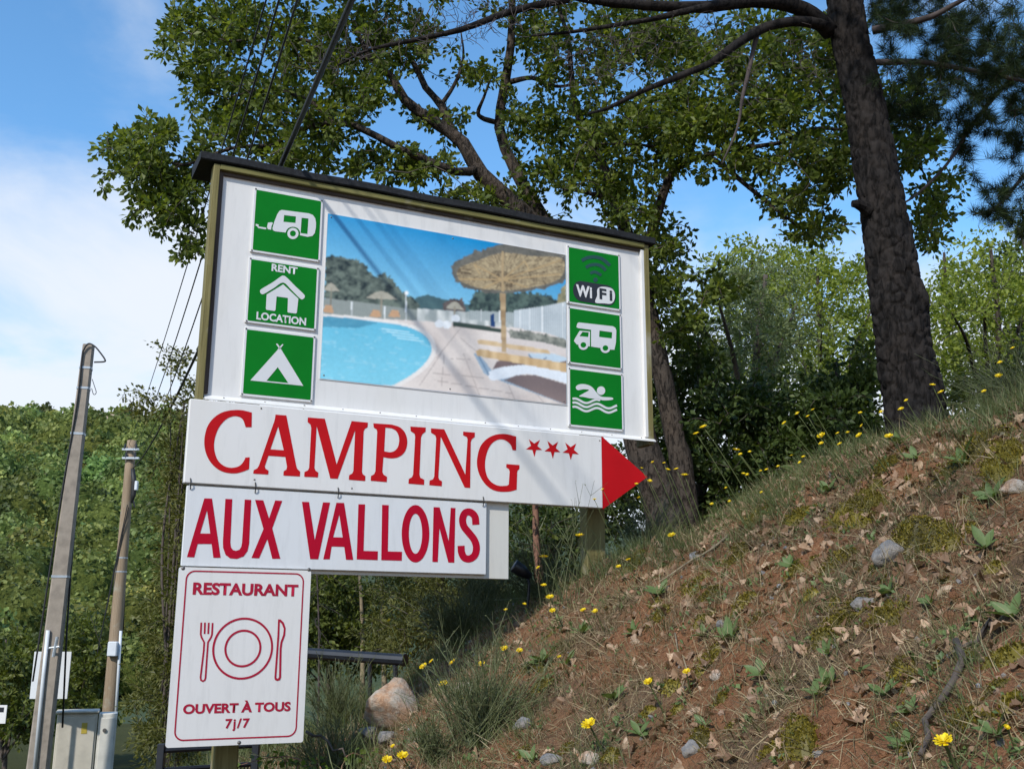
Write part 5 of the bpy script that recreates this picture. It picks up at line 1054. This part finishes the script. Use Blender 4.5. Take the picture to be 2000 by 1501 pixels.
# ---- forest on the hill
def forest():
    rng = np.random.default_rng(101); n = 1050; y = 44+(rng.uniform(0, 1, n)**.8)*268; ang = rng.uniform(-.62, -.20, n); x = ang*y; z = height(x, y, False)
    near = np.clip((y-46)/150, 0, 1); rx = rng.uniform(1.7, 4.0, n)*(.62+.5*near); rz = rx*rng.uniform(.8, 1.3, n)
    kk = np.clip(600*(55/y)**1.1*(rx/2.2)**2*np.where((ang > -.53) & (ang < -.27), 1.0, .35), 80, 1200).astype(int); rp = lambda q: np.repeat(q, kk, 0); N = int(kk.sum())
    d = rnd_dirs(N, rng); d[:, 2] = np.abs(d[:, 2])*1.15-.22; lump = 1+.26*np.sin(d[:, 0]*5+rp(rng.uniform(0, 6, n)))*np.sin(d[:, 1]*6+rp(rng.uniform(0, 6, n)))
    pos = rp(np.stack([x, y, z+rz*.75], 1))+d*rp(np.stack([rx, rx, rz], 1))*lump[:, None]*rng.uniform(.78, 1.08, (N, 1))
    sz = rp(y)*.0026*rng.uniform(.5, 1.5, N)+.04; V, F = scatter(np.array([(-.5, -.5, 0), (.4, -.5, .1), (.5, .6, 0), (-.4, .4, .1)]), np.array([(0, 1, 2, 3)]), pos, rot_from(rnd_dirs(N, rng), d+.7*rnd_dirs(N, rng)), sz)
    me = mesh_np('forest', V, F); tone = np.clip(rng.normal(1.05, .30, n), .45, 1.8); hue = rng.normal(0, .12, n); tn = np.stack([tone*(1+hue), tone, tone*(1-hue*.5), np.ones(n)], 1).clip(0, 2)
    ca = me.color_attributes.new('tone', 'FLOAT_COLOR', 'POINT'); ca.data.foreach_set('color', np.repeat(tn, kk*4, 0).astype(np.float32).ravel())
    o = obj('forest', me, M['forest_leaf']); tag(o, 'dense green woodland covering the hill on the left', 'woodland', None, 'stuff')
    import bmesh
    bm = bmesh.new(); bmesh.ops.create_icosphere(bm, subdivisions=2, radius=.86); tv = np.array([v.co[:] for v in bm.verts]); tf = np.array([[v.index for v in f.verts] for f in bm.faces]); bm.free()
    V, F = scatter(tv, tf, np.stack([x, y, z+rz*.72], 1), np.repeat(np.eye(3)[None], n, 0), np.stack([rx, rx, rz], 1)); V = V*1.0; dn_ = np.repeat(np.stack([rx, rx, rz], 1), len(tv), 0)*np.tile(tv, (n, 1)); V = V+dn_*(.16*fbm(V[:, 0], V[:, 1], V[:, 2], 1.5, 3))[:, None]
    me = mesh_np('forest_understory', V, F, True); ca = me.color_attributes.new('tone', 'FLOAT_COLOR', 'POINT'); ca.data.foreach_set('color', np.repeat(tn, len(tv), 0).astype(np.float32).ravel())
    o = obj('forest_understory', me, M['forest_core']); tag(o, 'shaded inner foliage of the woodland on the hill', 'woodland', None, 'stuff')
    for i, (px, py, Y_, s_) in enumerate(((205, 826, 250, 5.5), (160, 832, 246, 3.2), (245, 830, 248, 4.5), (285, 836, 244, 5.0), (150, 905, 190, 1.8), (240, 872, 205, 2.6))):
        g = at(px, py, Y_); tv2 = tv*(1+.25*np.sin(tv@np.array([5, 7, 9.])+i))[:, None]*np.array([1.3, .7, .42])*s_; o = obj('rock_outcrop', mesh_np('rock_outcrop', tv2, tf), M['cliff'], None, tuple(g))
        tag(o, ('pale limestone outcrop on the hill ridge, largest one', 'pale rock on the ridge left of the concrete pole', 'pale limestone outcrop on the ridge above the wooden pole', 'pale limestone outcrop on the ridge nearest the billboard', 'small pale rock below the ridge beside the concrete pole', 'pale rock in the woods beside the wooden pole top')[i], 'rock', 'limestone rocks on the hill')
forest()

# ------------------------------------------------------------------ cover of the bank
def on_bank(n, rng, x0=-2.3, x1=4.6, y0=1.5, y1=8.6):
    """random points on the part of the bank around the view"""
    x = rng.uniform(x0, x1, n*3); y = rng.uniform(y0, y1, n*3)
    keep = (x < .75*y+.9) & (x > -.36*y+.3); x, y = x[keep][:n], y[keep][:n]
    return np.stack([x, y, height(x, y)], 1)
BL_V = np.array([(-.5, 0, 0), (.5, 0, 0), (-.34, .55, .04), (.34, .55, .04), (0, 1, -.10)]); BL_F4 = np.array([(0, 1, 3, 2)]); BL_F3 = np.array([(2, 3, 4)])
def blades(pos, dirs, nrm, ln, wd):
    sc = np.stack([wd, ln, ln], 1); r = rot_from(dirs, nrm); V, F4 = scatter(BL_V, BL_F4, pos, r, sc); _, F3 = scatter(BL_V, BL_F3, pos, r, sc); return V, [F4, F3]
def grass(name, label, mat, nc, per, L, wd, rad, upr, flat_, seed, field=None):
    rng = np.random.default_rng(seed); c = on_bank(nc, rng)
    if field is not None: c = c[field(c, rng)]
    k = len(c); pos = np.repeat(c, per, 0)+rng.normal(size=(k*per, 3))*np.array([rad, rad, 0]); pos[:, 2] = height(pos[:, 0], pos[:, 1])-.004
    nr = bank_normal(pos[:, 0], pos[:, 1]); cd = np.repeat(rng.normal(size=(k, 3)), per, 0)*flat_*.7; d = nr*upr*.5+np.array([0, 0, upr*.6])+rng.normal(size=(k*per, 3))*flat_+cd
    d = d-nr*np.minimum(np.sum(d*nr, 1, keepdims=True)-.10, 0)
    ln = L*rng.uniform(.4, 1.25, k*per)*np.repeat(rng.uniform(.6, 1.3, k), per); V, F = blades(pos, d, rnd_dirs(k*per, rng)*.6+nr, ln, np.full(k*per, wd)*rng.uniform(.6, 1.3, k*per))
    o = obj(name, mesh_np(name, V, F), M[mat]); tag(o, label, 'grass', None, 'stuff')
patch = lambda c, f, z: fbm(c[:, 0], c[:, 1], z, f, 2)
grass('dry_grass', 'matted dry straw-coloured grass lying over the bank', 'grass_dry', 6000, 21, .115, .0030, .050, .35, .85, 201, lambda c, r: patch(c, 2.2, 1.0)+r.normal(size=len(c))*.5 > -.9)
grass('fine_litter', 'short broken straw and plant litter on the bank soil', 'grass_dry', 5600, 10, .048, .0030, .045, .02, 1.0, 202)
grass('green_grass', 'green and grey-green grass tufts growing on the bank', 'grass_green', 2700, 24, .095, .0026, .030, .9, .50, 203, lambda c, r: patch(c, 2.0, 5.0)+r.normal(size=len(c))*.6 > -.1)
def crest_grass():
    rng = np.random.default_rng(204); k = 400; i = rng.uniform(0, 1, k); x = np.interp(i, [0, 1], [-.8, 3.2]); y = np.interp(x, CRX, CRY)+rng.normal(size=k)*.28+.08; per = 26
    pos = np.repeat(np.stack([x, y, 0*x], 1), per, 0)+rng.normal(size=(k*per, 3))*.035; pos[:, 2] = height(pos[:, 0], pos[:, 1])-.004
    d = np.array([-.15, -.05, 1.0])+rng.normal(size=(k*per, 3))*.36; V, F = blades(pos, d, rnd_dirs(k*per, rng), .115*rng.uniform(.3, 1.4, k*per), .0026*rng.uniform(.6, 1.3, k*per))
    o = obj('crest_grass', mesh_np('crest_grass', V, F), M['grass_green']); tag(o, 'taller grey-green grass along the crest of the bank', 'grass', None, 'stuff')
crest_grass()
def herbs():
    rng = np.random.default_rng(206); c = on_bank(3600, rng); c = c[patch(c, 2.6, 3.0)+rng.normal(size=len(c))*.6 > -.1]; per = 11; k = len(c); pos = np.repeat(c, per, 0)+rng.normal(size=(k*per, 3))*np.array([.022, .022, 0]); pos[:, 2] = height(pos[:, 0], pos[:, 1])+rng.uniform(0, .022, k*per)
    nr = bank_normal(pos[:, 0], pos[:, 1]); d = rnd_dirs(k*per, rng)+nr*.5; sz = np.repeat(rng.uniform(.011, .026, k), per)*rng.uniform(.7, 1.3, k*per)
    V, F = scatter(LEAF_V, LEAF_F, pos, rot_from(d, nr+rnd_dirs(k*per, rng)*.5), sz); tag(obj('ground_herbs', mesh_np('ground_herbs', V, F), M['rosette']), 'tiny green herbs sprinkled over the bank', 'ground cover', None, 'stuff')
herbs()
def verge_grass():
    rng = np.random.default_rng(205); n = 14000; y = rng.uniform(4.5, 15, n); x = y*rng.uniform(-.62, -.12, n); z = height(x, y); V, F = blades(np.stack([x, y, z-.01], 1), np.array([0, 0, 1.])+rng.normal(size=(n, 3))*.4, rnd_dirs(n, rng),   .22*rng.uniform(.4, 1.4, n), .006*rng.uniform(.6, 1.5, n))
    o = obj('verge_grass', mesh_np('verge_grass', V, F), M['grass_green']); tag(o, 'long grass on the verge at the lower left', 'grass', None, 'stuff')
verge_grass()
# dead oak leaves
def oak_outline():
    h = [(.0, .0), (.05, .08), (.12, .16), (.13, .25), (.22, .33), (.20, .43), (.29, .53), (.25, .64), (.28, .75), (.18, .86), (.10, .96), (0, 1.0)]
    o = h+[(-x*1.05, y) for x, y in h[-2:0:-1]]; return np.array(o)
def dead_leaves():
    rng = np.random.default_rng(211); o2 = oak_outline(); n = 15000; P = on_bank(n, rng); parts_v = []; parts_f = []; off = 0
    keep = patch(P, 1.8, 9.0)+rng.normal(size=len(P))*.6+.35*(P[:, 0]-.4) > -.25; P = P[keep]
    for var in range(5):
        q = P[var::5]; k = len(q); cx_ = rng.uniform(1.5, 4.0)*rng.choice([-1, 1]); cy_ = rng.uniform(-1.0, 1.4)
        tv = np.vstack([[0, .5, 0], np.stack([o2[:, 0], o2[:, 1], 0*o2[:, 0]], 1)]); tv[:, 2] = cx_*tv[:, 0]**2+cy_*(tv[:, 1]-.5)**2+.25*tv[:, 0]*(tv[:, 1]-.5)
        m = len(o2); tf = np.array([(0, 1+i, 1+(i+1) % m) for i in range(m)]); tv = tv-np.array([0, .5, 0])
        nr = bank_normal(q[:, 0], q[:, 1])+rng.normal(size=(k, 3))*.5; V, F = scatter(tv, tf, q+nr*rng.uniform(.0, .014, (k, 1)), rot_from(rnd_dirs(k, rng), nr), rng.uniform(.022, .075, k)); parts_v.append(V); parts_f.append(F+off); off += len(V)
    ob = obj('dead_leaves', mesh_np('dead_leaves', np.vstack(parts_v), np.vstack(parts_f)), M['dead_leaf']); tag(ob, 'brown curled oak leaves scattered over the bank', 'leaf litter', None, 'stuff')
dead_leaves()
import bmesh
def ico(sub):
    bm = bmesh.new(); bmesh.ops.create_icosphere(bm, subdivisions=sub, radius=1.0); v = np.array([q.co[:] for q in bm.verts]); f = np.array([[q.index for q in p.verts] for p in bm.faces]); bm.free(); return v, f
def pebbles():
    rng = np.random.default_rng(221); v, f = ico(1); v = v*(1+.18*np.sin(v@np.array([4., 7, 5])))[:, None]
    for nm, lb, mt, n, s0, s1, z in (('pebbles', 'small orange and pink stone chips in the bank soil', 'rock_pink', 2600, .004, .015, 3.0), ('clods', 'crumbled brown and reddish lumps of soil on the bank', 'soil', 3200, .006, .024, 11.0), ('pale_pebbles', 'small pale grey stone chips in the bank soil', 'rock_grey', 1000, .004, .015, 7.0)):
        P = on_bank(n*2, rng); P = P[patch(P, 2.4, z)+rng.normal(size=len(P))*.4 > .1][:n]; k = len(P)
        V, F = scatter(v, f, P, rot_from(rnd_dirs(k, rng), rnd_dirs(k, rng)), rng.uniform(s0, s1, (k, 1))*rng.uniform(.6, 1.3, (k, 3))); tag(obj(nm, mesh_np(nm, V, F), M[mt]), lb, 'gravel', None, 'stuff')
pebbles()
# stones that can be told apart
SV, SF = ico(3)
def stone(name, label, px, py, wpx, hpx, mat, seed, sink=.35, Y=None, group=None, ang=.97):
    rng = np.random.default_rng(seed); g = bank_hit(px, py) if Y is None else at(px, py, Y); s_ = g[1]/FPX; a, c = wpx*.5*s_, hpx*.5*s_
    d = SV.copy(); pl = rnd_dirs(15, rng)
    for q in pl:                                    # knock flat facets off a ball
        t = rng.uniform(.52, .82); k = d@q; d = d-np.maximum(k-t, 0)[:, None]*q*ang
    d = d*(1+.05*fbm(d[:, 0]*2, d[:, 1]*2, d[:, 2]*2+seed, 1.6, 3)+.02*fbm(d[:, 0]*7, d[:, 1]*7, d[:, 2]*7, 2.0, 2))[:, None]
    V = d*np.array([a, max(a, c)*.8, c]); o = obj(name, mesh_np(name, V, SF, True), M[mat], None, (g[0], g[1]+.3*a, g[2]+c*(.5-sink))); return tag(o, label, 'stone', group)
stone('boulder', 'large orange-pink boulder beside the restaurant panel', 765, 1374, 134, 124, 'rock_orange', 305, .5, 6.1)
stone('slab_stone', 'grey stone wedged under the left of the orange boulder', 715, 1430, 46, 32, 'rock_grey', 303, .5, 6.05)
stone('slab_stone', 'low grey stone in front of the orange boulder', 758, 1442, 62, 34, 'rock_grey', 304, .5, 5.95)
STN = [(1740, 1090, 80, 80, 'rock_grey', 'grey lichen-speckled rock below the moss dome'), (1415, 1228, 32, 34, 'rock_grey', 'rounded grey stone in the middle of the bank'), (1912, 1340, 0, 0, None, ''), (1805, 1372, 38, 34, 'rock_pink', 'orange stone beside the long stick'),
       (1538, 1187, 28, 24, 'rock_pink', 'small bright orange stone right of the bank centre'), (1018, 1425, 44, 34, 'rock_grey', 'pale grey stone at the lower left of the bank'), (1160, 1490, 60, 36, 'rock_orange', 'tan stone at the bottom edge'), (1080, 1492, 50, 30, 'rock_grey', 'grey stone at the bottom edge left of the tan one'),
       (1350, 1482, 44, 44, 'rock_grey', 'grey stone at the bottom edge under the bank centre'), (1400, 1330, 34, 30, 'rock_orange', 'tan stone under a dead leaf at the bank centre'), (1985, 960, 60, 50, 'rock_orange', 'brown stone at the right edge under the mossy crest'), (868, 1335, 40, 22, 'rock_grey', 'flat grey stone above the boulder, nearer one'), (905, 1345, 44, 30, 'rock_orange', 'tan stone half buried right of the boulder'),
       (1365, 1090, 36, 26, 'rock_grey', 'small grey stone near the crest left of the pine'), (1690, 1185, 70, 40, 'rock_grey', 'low grey stone sunk in moss below the lichen rock'), (815, 1448, 20, 16, 'rock_orange', 'small round tan stone left of the green broom'), (1950, 1050, 30, 22, 'rock_pink', 'orange stone at the right edge'), (1600, 1480, 30, 20, 'rock_grey', 'small grey stone at the bottom edge near the mossy tuft')]
for i, (px, py, w_, h_, mt, lb) in enumerate(STN):
    if mt: stone('stone', lb, px, py, w_, h_, mt, 310+i, .30, None, 'stones on the bank')
# moss
def moss():
    rng = np.random.default_rng(231); Vs = []; Fs = []; off = 0; tp = []; tn = []
    spots = [(1800, 1050, 62, .055), (1770, 1062, 40, .05), (1840, 1060, 45, .045), (1660, 1010, 55, .025), (1690, 985, 50, .03), (1730, 915, 50, .025), (1900, 880, 70, .03), (1960, 900, 60, .04), (1640, 1090, 40, .02), (1440, 1080, 34, .02), (1360, 1150, 34, .02), (1390, 1160, 26, .02), (1455, 1175, 26, .02), (1650, 1210, 50, .02), (1720, 1210, 40, .02), (1560, 1460, 46, .04), (1900, 1415, 44, .03), (1965, 1290, 40, .03), (1390, 1290, 36, .02), (1780, 850, 60, .03), (1850, 830, 60, .03), (1760, 1310, 40, .015), (1060, 1340, 24, .015), (1190, 1480, 24, .02), (1620, 1240, 40, .02), (1480, 1010, 36, .02), (1560, 1010, 44, .02)]
    spots += [(rng.uniform(1000, 2000), rng.uniform(840, 1490), rng.uniform(10, 30), rng.uniform(.006, .02)) for _ in range(70)]
    spots = [q for q in spots if q[1] > 1230-.42*(q[0]-900)]
    for px, py, w_, hh in spots:
        g = bank_hit(px, py); r_ = w_*g[1]/FPX; n = 22; a, q = np.meshgrid(np.linspace(0, 2*np.pi, n, endpoint=False), np.linspace(0, 1, 9)); ph = rng.uniform(0, 6); rr = r_*q*(1+.25*np.sin(a*2+ph)+.15*np.sin(a*5+ph*2))
        x = g[0]+rr*np.cos(a); y = g[1]+rr*np.sin(a)*.9; z = height(x, y)+(hh+.03)*np.sqrt(np.clip(1-q**2, 0, 1))*(1+.25*fbm(x, y, ph, 26.0, 2))-.03; V = np.stack([x, y, z], -1).reshape(-1, 3)
        i = np.arange(8)[:, None]*n; j = np.arange(n)[None]; F = np.stack([i+j, i+(j+1) % n, i+n+(j+1) % n, i+n+j], -1).reshape(-1, 4); Vs.append(V); Fs.append(F+off); off += len(V)
        k = int(np.clip(r_*r_*280000, 160, 2600)); qa = rng.uniform(0, 6.28, k); qq = np.sqrt(rng.uniform(0, .98, k)); ai = ((qa/(2*np.pi))*n).astype(int) % n; qi = np.clip((qq*8).astype(int), 0, 8); tp.append(V.reshape(9, n, 3)[qi, ai]+rng.normal(size=(k, 3))*np.array([.014, .014, .001])*r_/.1)
    tp = np.vstack(tp); k = len(tp); V2, F2 = scatter(LEAF_V, LEAF_F, tp-np.array([0, 0, .003]), rot_from(np.array([-.3, -.2, 1.])+rng.normal(size=(k, 3))*.6, rnd_dirs(k, rng)), .0085*rng.uniform(.5, 1.4, k))
    ob = obj('moss', mesh_np('moss', np.vstack(Vs+[V2]), np.vstack(Fs+[F2+off]), False), M['moss']); tag(ob, 'olive-gold moss cushions spread over the bank', 'moss', None, 'stuff')
moss()
# sticks
for px, py, qx, qy, r_, lb in ((1885, 1275, 1800, 1500, .011, 'long grey-brown stick running down the bank at lower right'), (1420, 1060, 1278, 1150, .006, 'pale forked stick lying near the crest'), (1318, 1250, 1345, 1370, .0035, 'thin pale twig beside a yellow flower at the bank centre'), (1935, 1230, 1860, 1290, .007, 'dark stick above the long one at the right'), (1438, 1165, 1432, 1235, .004, 'short pale twig above the rounded grey stone'), (600, 1425, 680, 1470, .008, 'bleached twig beside the restaurant panel')):
    a = bank_hit(px, py) if px > 700 else at(px, py, 5.9); c = bank_hit(qx, qy) if px > 700 else at(qx, qy, 5.8); k = np.linspace(0, 1, 7); rng = np.random.default_rng(int(px)); P = a+(c-a)*k[:, None]+rng.normal(size=(7, 3))*.010
    if px > 700: P[:, 2] = height(P[:, 0], P[:, 1])+r_*1.4+.008
    b = MB(); b.tube(P-a, r_*np.linspace(1.1, .6, 7), 7); tag(b.build('stick', M['palebark'] if r_ < .0065 else M['twig'], None, True, tuple(a)), lb, 'stick', 'sticks on the bank')
# broad-leaved rosettes
def rosette_leaf():
    ys = np.linspace(0, 1, 7); wd = np.array([.04, .10, .165, .19, .17, .10, .0]); V = []; 
    for y_, w_ in zip(ys, wd): V += [(-w_, y_, .05-.22*y_**2+.12*y_), (0, y_, -.22*y_**2+.12*y_), (w_, y_, .05-.22*y_**2+.12*y_)]
    F = []
    for i in range(6): F += [(i*3, i*3+1, i*3+4, i*3+3), (i*3+1, i*3+2, i*3+5, i*3+4)]
    return mesh_np('leaf', np.array(V), np.array(F), True)
SAME = {}
RL = rosette_leaf(); RL.materials.append(M['rosette'])
ROS = [(1430, 1255, 62), (1490, 1325, 46), (1375, 1245, 34), (1290, 1165, 40), (1140, 1240, 36), (1240, 1240, 40), (1060, 1300, 44), (1250, 1440, 40), (1200, 1370, 50), (1380, 1420, 34), (1040, 1490, 40), (1885, 910, 60), (1940, 975, 55), (1925, 1075, 62), (1740, 1160, 44), (1625, 1340, 52), (1600, 1360, 42), (1680, 1315, 34), (1730, 1360, 46), (1780, 1395, 40), (1770, 1470, 56), (1620, 1280, 40), (1950, 1440, 66), (1980, 1210, 60), (1560, 900, 44), (1760, 870, 46), (1790, 900, 40), (1620, 960, 36), (1210, 1080, 36), (1400, 1010, 40), (1110, 1300, 36), (970, 1395, 36), (1545, 1110, 34), (1820, 1190, 40)]
for i, (px, py, w_) in enumerate(ROS):
    rng = np.random.default_rng(400+i); g = bank_hit(px, py); L_ = w_*g[1]/FPX*.8; nr = bank_normal(g[0:1], g[1:2])[0]
    where = 'crest' if py < 1000 else ('right side' if px > 1700 else ('centre' if px > 1300 else 'left side'))
    root = empty('broadleaf_plant', tuple(g), 0, f'green broad-leaved rosette plant growing on the {where} of the bank', 'plant', f'rosette plants on the {where} of the bank'); SAME.setdefault(root['label'], []).append((px, root)); k = int(rng.integers(4, 8)); a0 = rng.uniform(0, 6)
    for j in range(k):
        a = a0+j*2*math.pi/k+rng.normal()*.25; d = np.array([math.cos(a), math.sin(a), 0]); d = d-nr*(d@nr); d = d+nr*rng.uniform(.15, .9)+np.array([0, 0, .25]); m_ = rot_from(d[None], (nr+rng.normal(size=3)*.3)[None])[0]
        o = bpy.data.objects.new('leaf', RL); link(o, root); sc = L_*rng.uniform(.7, 1.2); o.matrix_local = Matrix.Translation((0, 0, .004)) @ Matrix([list(r) for r in m_]).to_4x4() @ Matrix.Diagonal((sc, sc, sc, 1))
# yellow hawkweed flowers
def flower_mesh(seed, open_=1.0):
    rng = np.random.default_rng(seed); V = []; F = []
    for ring, (n, r0, r1, z0, z1) in enumerate(((15, .16, 1.0, .02, .26*(2-open_)), (12, .12, .72, .05, .36*(2-open_)), (8, .05, .42, .07, .34))):
        for i in range(n):
            a = 2*math.pi*(i+.5*ring)/n+rng.normal()*.08; w_ = .135*(1-.15*ring); k = len(V); rr = r1*rng.uniform(.86, 1.08); zz = z1+rng.normal()*.08
            for r_, z_, ww in ((r0, z0, .05), ((r0+rr)*.55, (z0+zz)*.52, w_), (rr, zz, w_*.8)):
                c, s_ = math.cos(a), math.sin(a); V += [(r_*c-ww*s_, r_*s_+ww*c, z_), (r_*c+ww*s_, r_*s_-ww*c, z_)]
            F += [(k, k+1, k+3, k+2), (k+2, k+3, k+5, k+4)]
    return mesh_np('petals', np.array(V), np.array(F))
FM = [flower_mesh(i, o_) for i, o_ in enumerate((1.0, .8, .4))]
for m_ in FM: m_.materials.append(M['petal'])
def calyx_mesh():
    b = MB(); b.tube([(0, 0, -.55), (0, 0, -.4), (0, 0, -.1), (0, 0, .06)], [.08, .2, .24, .3], 8); me = b.mesh('calyx', True); me.materials.append(M['grass_green']); return me
CM = calyx_mesh()
FL = [(1843, 1447, 40, 30, 70), (1150, 1414, 32, 30, 60), (1266, 1331, 20, 30, 60), (1341, 1311, 18, 10, 50), (1966, 1420, 14, 20, 50), (1079, 1192, 14, 20, 45), (1074, 1166, 18, 25, 60), (1062, 1088, 22, 35, 90), (1132, 1046, 20, 40, 90), (1139, 1191, 14, 20, 45), (1163, 1194, 14, 20, 45), (1312, 1045, 18, 25, 50), (1227, 1093, 14, 15, 40), (1208, 1106, 12, 15, 35), (1062, 1143, 14, 20, 60), (1051, 1108, 10, 30, 80), (988, 1191, 10, 20, 50), (1014, 1270, 16, 20, 50), (984, 1266, 18, 15, 45), (940, 1296, 18, 25, 60), (866, 1335, 20, 25, 60), (885, 1293, 20, 30, 75), (843, 1291, 14, 30, 70), (827, 1301, 18, 30, 70), (802, 1277, 9, 30, 70), (901, 1362, 12, 15, 50), (786, 1475, 24, 15, 30), (756, 1483, 22, 15, 25), (767, 1456, 10, 10, 40), (760, 1212, 12, 60, 180), (1092, 1282, 10, 20, 40), (1024, 1180, 10, 20, 60),
      (1374, 834, 18, 95, 150), (1360, 847, 16, 90, 150), (1438, 879, 20, 80, 115), (1446, 887, 10, 80, 110), (1464, 882, 8, 70, 110), (1532, 826, 12, 90, 120), (1558, 808, 12, 80, 135), (1578, 813, 10, 80, 135), (1588, 800, 10, 80, 140), (1604, 851, 20, 60, 85), (1604, 866, 12, 60, 75), (1640, 867, 12, 60, 80), (1636, 846, 10, 70, 90), (1656, 845, 10, 60, 85), (1678, 850, 16, 60, 80), (1683, 831, 10, 60, 95), (1736, 852, 20, 40, 55), (1760, 799, 14, 50, 80), (1770, 782, 10, 50, 90), (1722, 805, 12, 60, 85), (1680, 806, 10, 60, 100), (1838, 766, 16, 45, 95), (1821, 752, 14, 50, 110), (1951, 734, 18, 40, 80), (1953, 708, 12, 50, 100), (1978, 680, 12, 40, 110), (1922, 764, 12, 40, 70),
      (1337, 928, 18, 40, 110), (1321, 916, 12, 45, 110), (1304, 917, 12, 50, 120), (1297, 904, 8, 50, 120), (1275, 903, 10, 60, 140), (1269, 940, 12, 60, 130), (1253, 914, 8, 60, 150), (1243, 945, 9, 60, 130), (1248, 972, 10, 50, 100), (1177, 956, 9, 60, 150), (1161, 975, 10, 60, 130), (1390, 984, 9, 50, 75), (1418, 953, 8, 50, 90), (1425, 979, 8, 45, 70), (1452, 925, 10, 60, 90), (1486, 920, 9, 60, 85), (1520, 911, 9, 60, 85), (1460, 927, 9, 60, 85), (1497, 917, 9, 60, 85), (1562, 903, 9, 50, 70), (1569, 892, 10, 50, 75), (1546, 889, 8, 50, 80), (1487, 961, 8, 50, 60)]
for i, (px, py, w_, dx, dy) in enumerate(FL):
    rng = np.random.default_rng(500+i); g = bank_hit(px+dx, py+dy, 1.2, 8.2); h = at(px, py, g[1]-.03-.02*rng.random()); r_ = w_*.45*h[1]/FPX; g[2] = min(g[2], h[2]-.02); v = h-g
    if px < 1100 and py < 1260: spot, lb = 'foot', 'yellow hawkweed flower among the broom beside the boards'
    elif py < 1000:
        spot, lb = next((a, b) for lim, a, b in ((1350, 'oak', 'yellow hawkweed flower on a tall stem before the oak trunk'), (1500, 'middle crest', 'yellow hawkweed flower on a tall stem midway between oak and pine'), (1700, 'left of pine', 'yellow hawkweed flower on a tall stem left of the pine trunk'), (1880, 'pine foot', 'yellow hawkweed flower standing before the foot of the pine'), (3000, 'right skyline', 'yellow hawkweed flower on the skyline at the right edge')) if px < lim)
    elif py > 1260 and px < 1010: spot, lb = 'boulder', 'yellow hawkweed flower near the orange boulder'
    else: spot, lb = 'slope', 'yellow hawkweed flower on the open slope of the bank'
    if i == 0: lb = 'largest yellow hawkweed flower, at the lower right of the bank'
    if i == 1: lb = 'wide-open yellow hawkweed flower at the bottom of the bank'
    root = empty('hawkweed', tuple(g), 0, lb, 'flower', 'hawkweed flowers at the '+spot); SAME.setdefault(lb, []).append((px, root))
    s_ = np.linspace(0, 1, 7)[:, None]; bend = np.array([rng.normal()*.05, 0, .10])*np.linalg.norm(v); P = v*s_+bend*s_*(1-s_)
    sw = .0009+.00008*w_; b = MB(); b.tube(P*(1-.0), np.linspace(sw*1.4, sw, 7), 5); b.build('stem', M['grass_green'], root, True)
    d = P[-1]-P[-2]; d = d/np.linalg.norm(d)+np.array([rng.normal()*.35, -.45+rng.normal()*.25, .5]); d /= np.linalg.norm(d); x = np.cross([.3, 1, .2], d); x /= np.linalg.norm(x); y = np.cross(d, x)
    mt = Matrix.Translation(v) @ Matrix(((x[0], y[0], d[0]), (x[1], y[1], d[1]), (x[2], y[2], d[2]))).to_4x4() @ Matrix.Diagonal((r_, r_, r_, 1))
    o = bpy.data.objects.new('flower_head', FM[0 if w_ > 14 else int(rng.integers(0, 3))]); link(o, root); o.matrix_local = mt
    c = bpy.data.objects.new('calyx', CM); link(c, o)

# look-alikes are told apart by their order from the left
ORD = ['first', 'second', 'third', 'fourth', 'fifth', 'sixth', 'seventh', 'eighth', 'ninth', 'tenth', 'eleventh', 'twelfth', 'thirteenth', 'fourteenth', 'fifteenth', 'sixteenth', 'seventeenth', 'eighteenth']
for lb, q in SAME.items():
    if 1 < len(q) <= len(ORD):
        for i, (_, r_) in enumerate(sorted(q, key=lambda e: e[0])): r_['label'] = lb+', '+ORD[i]+' from left'
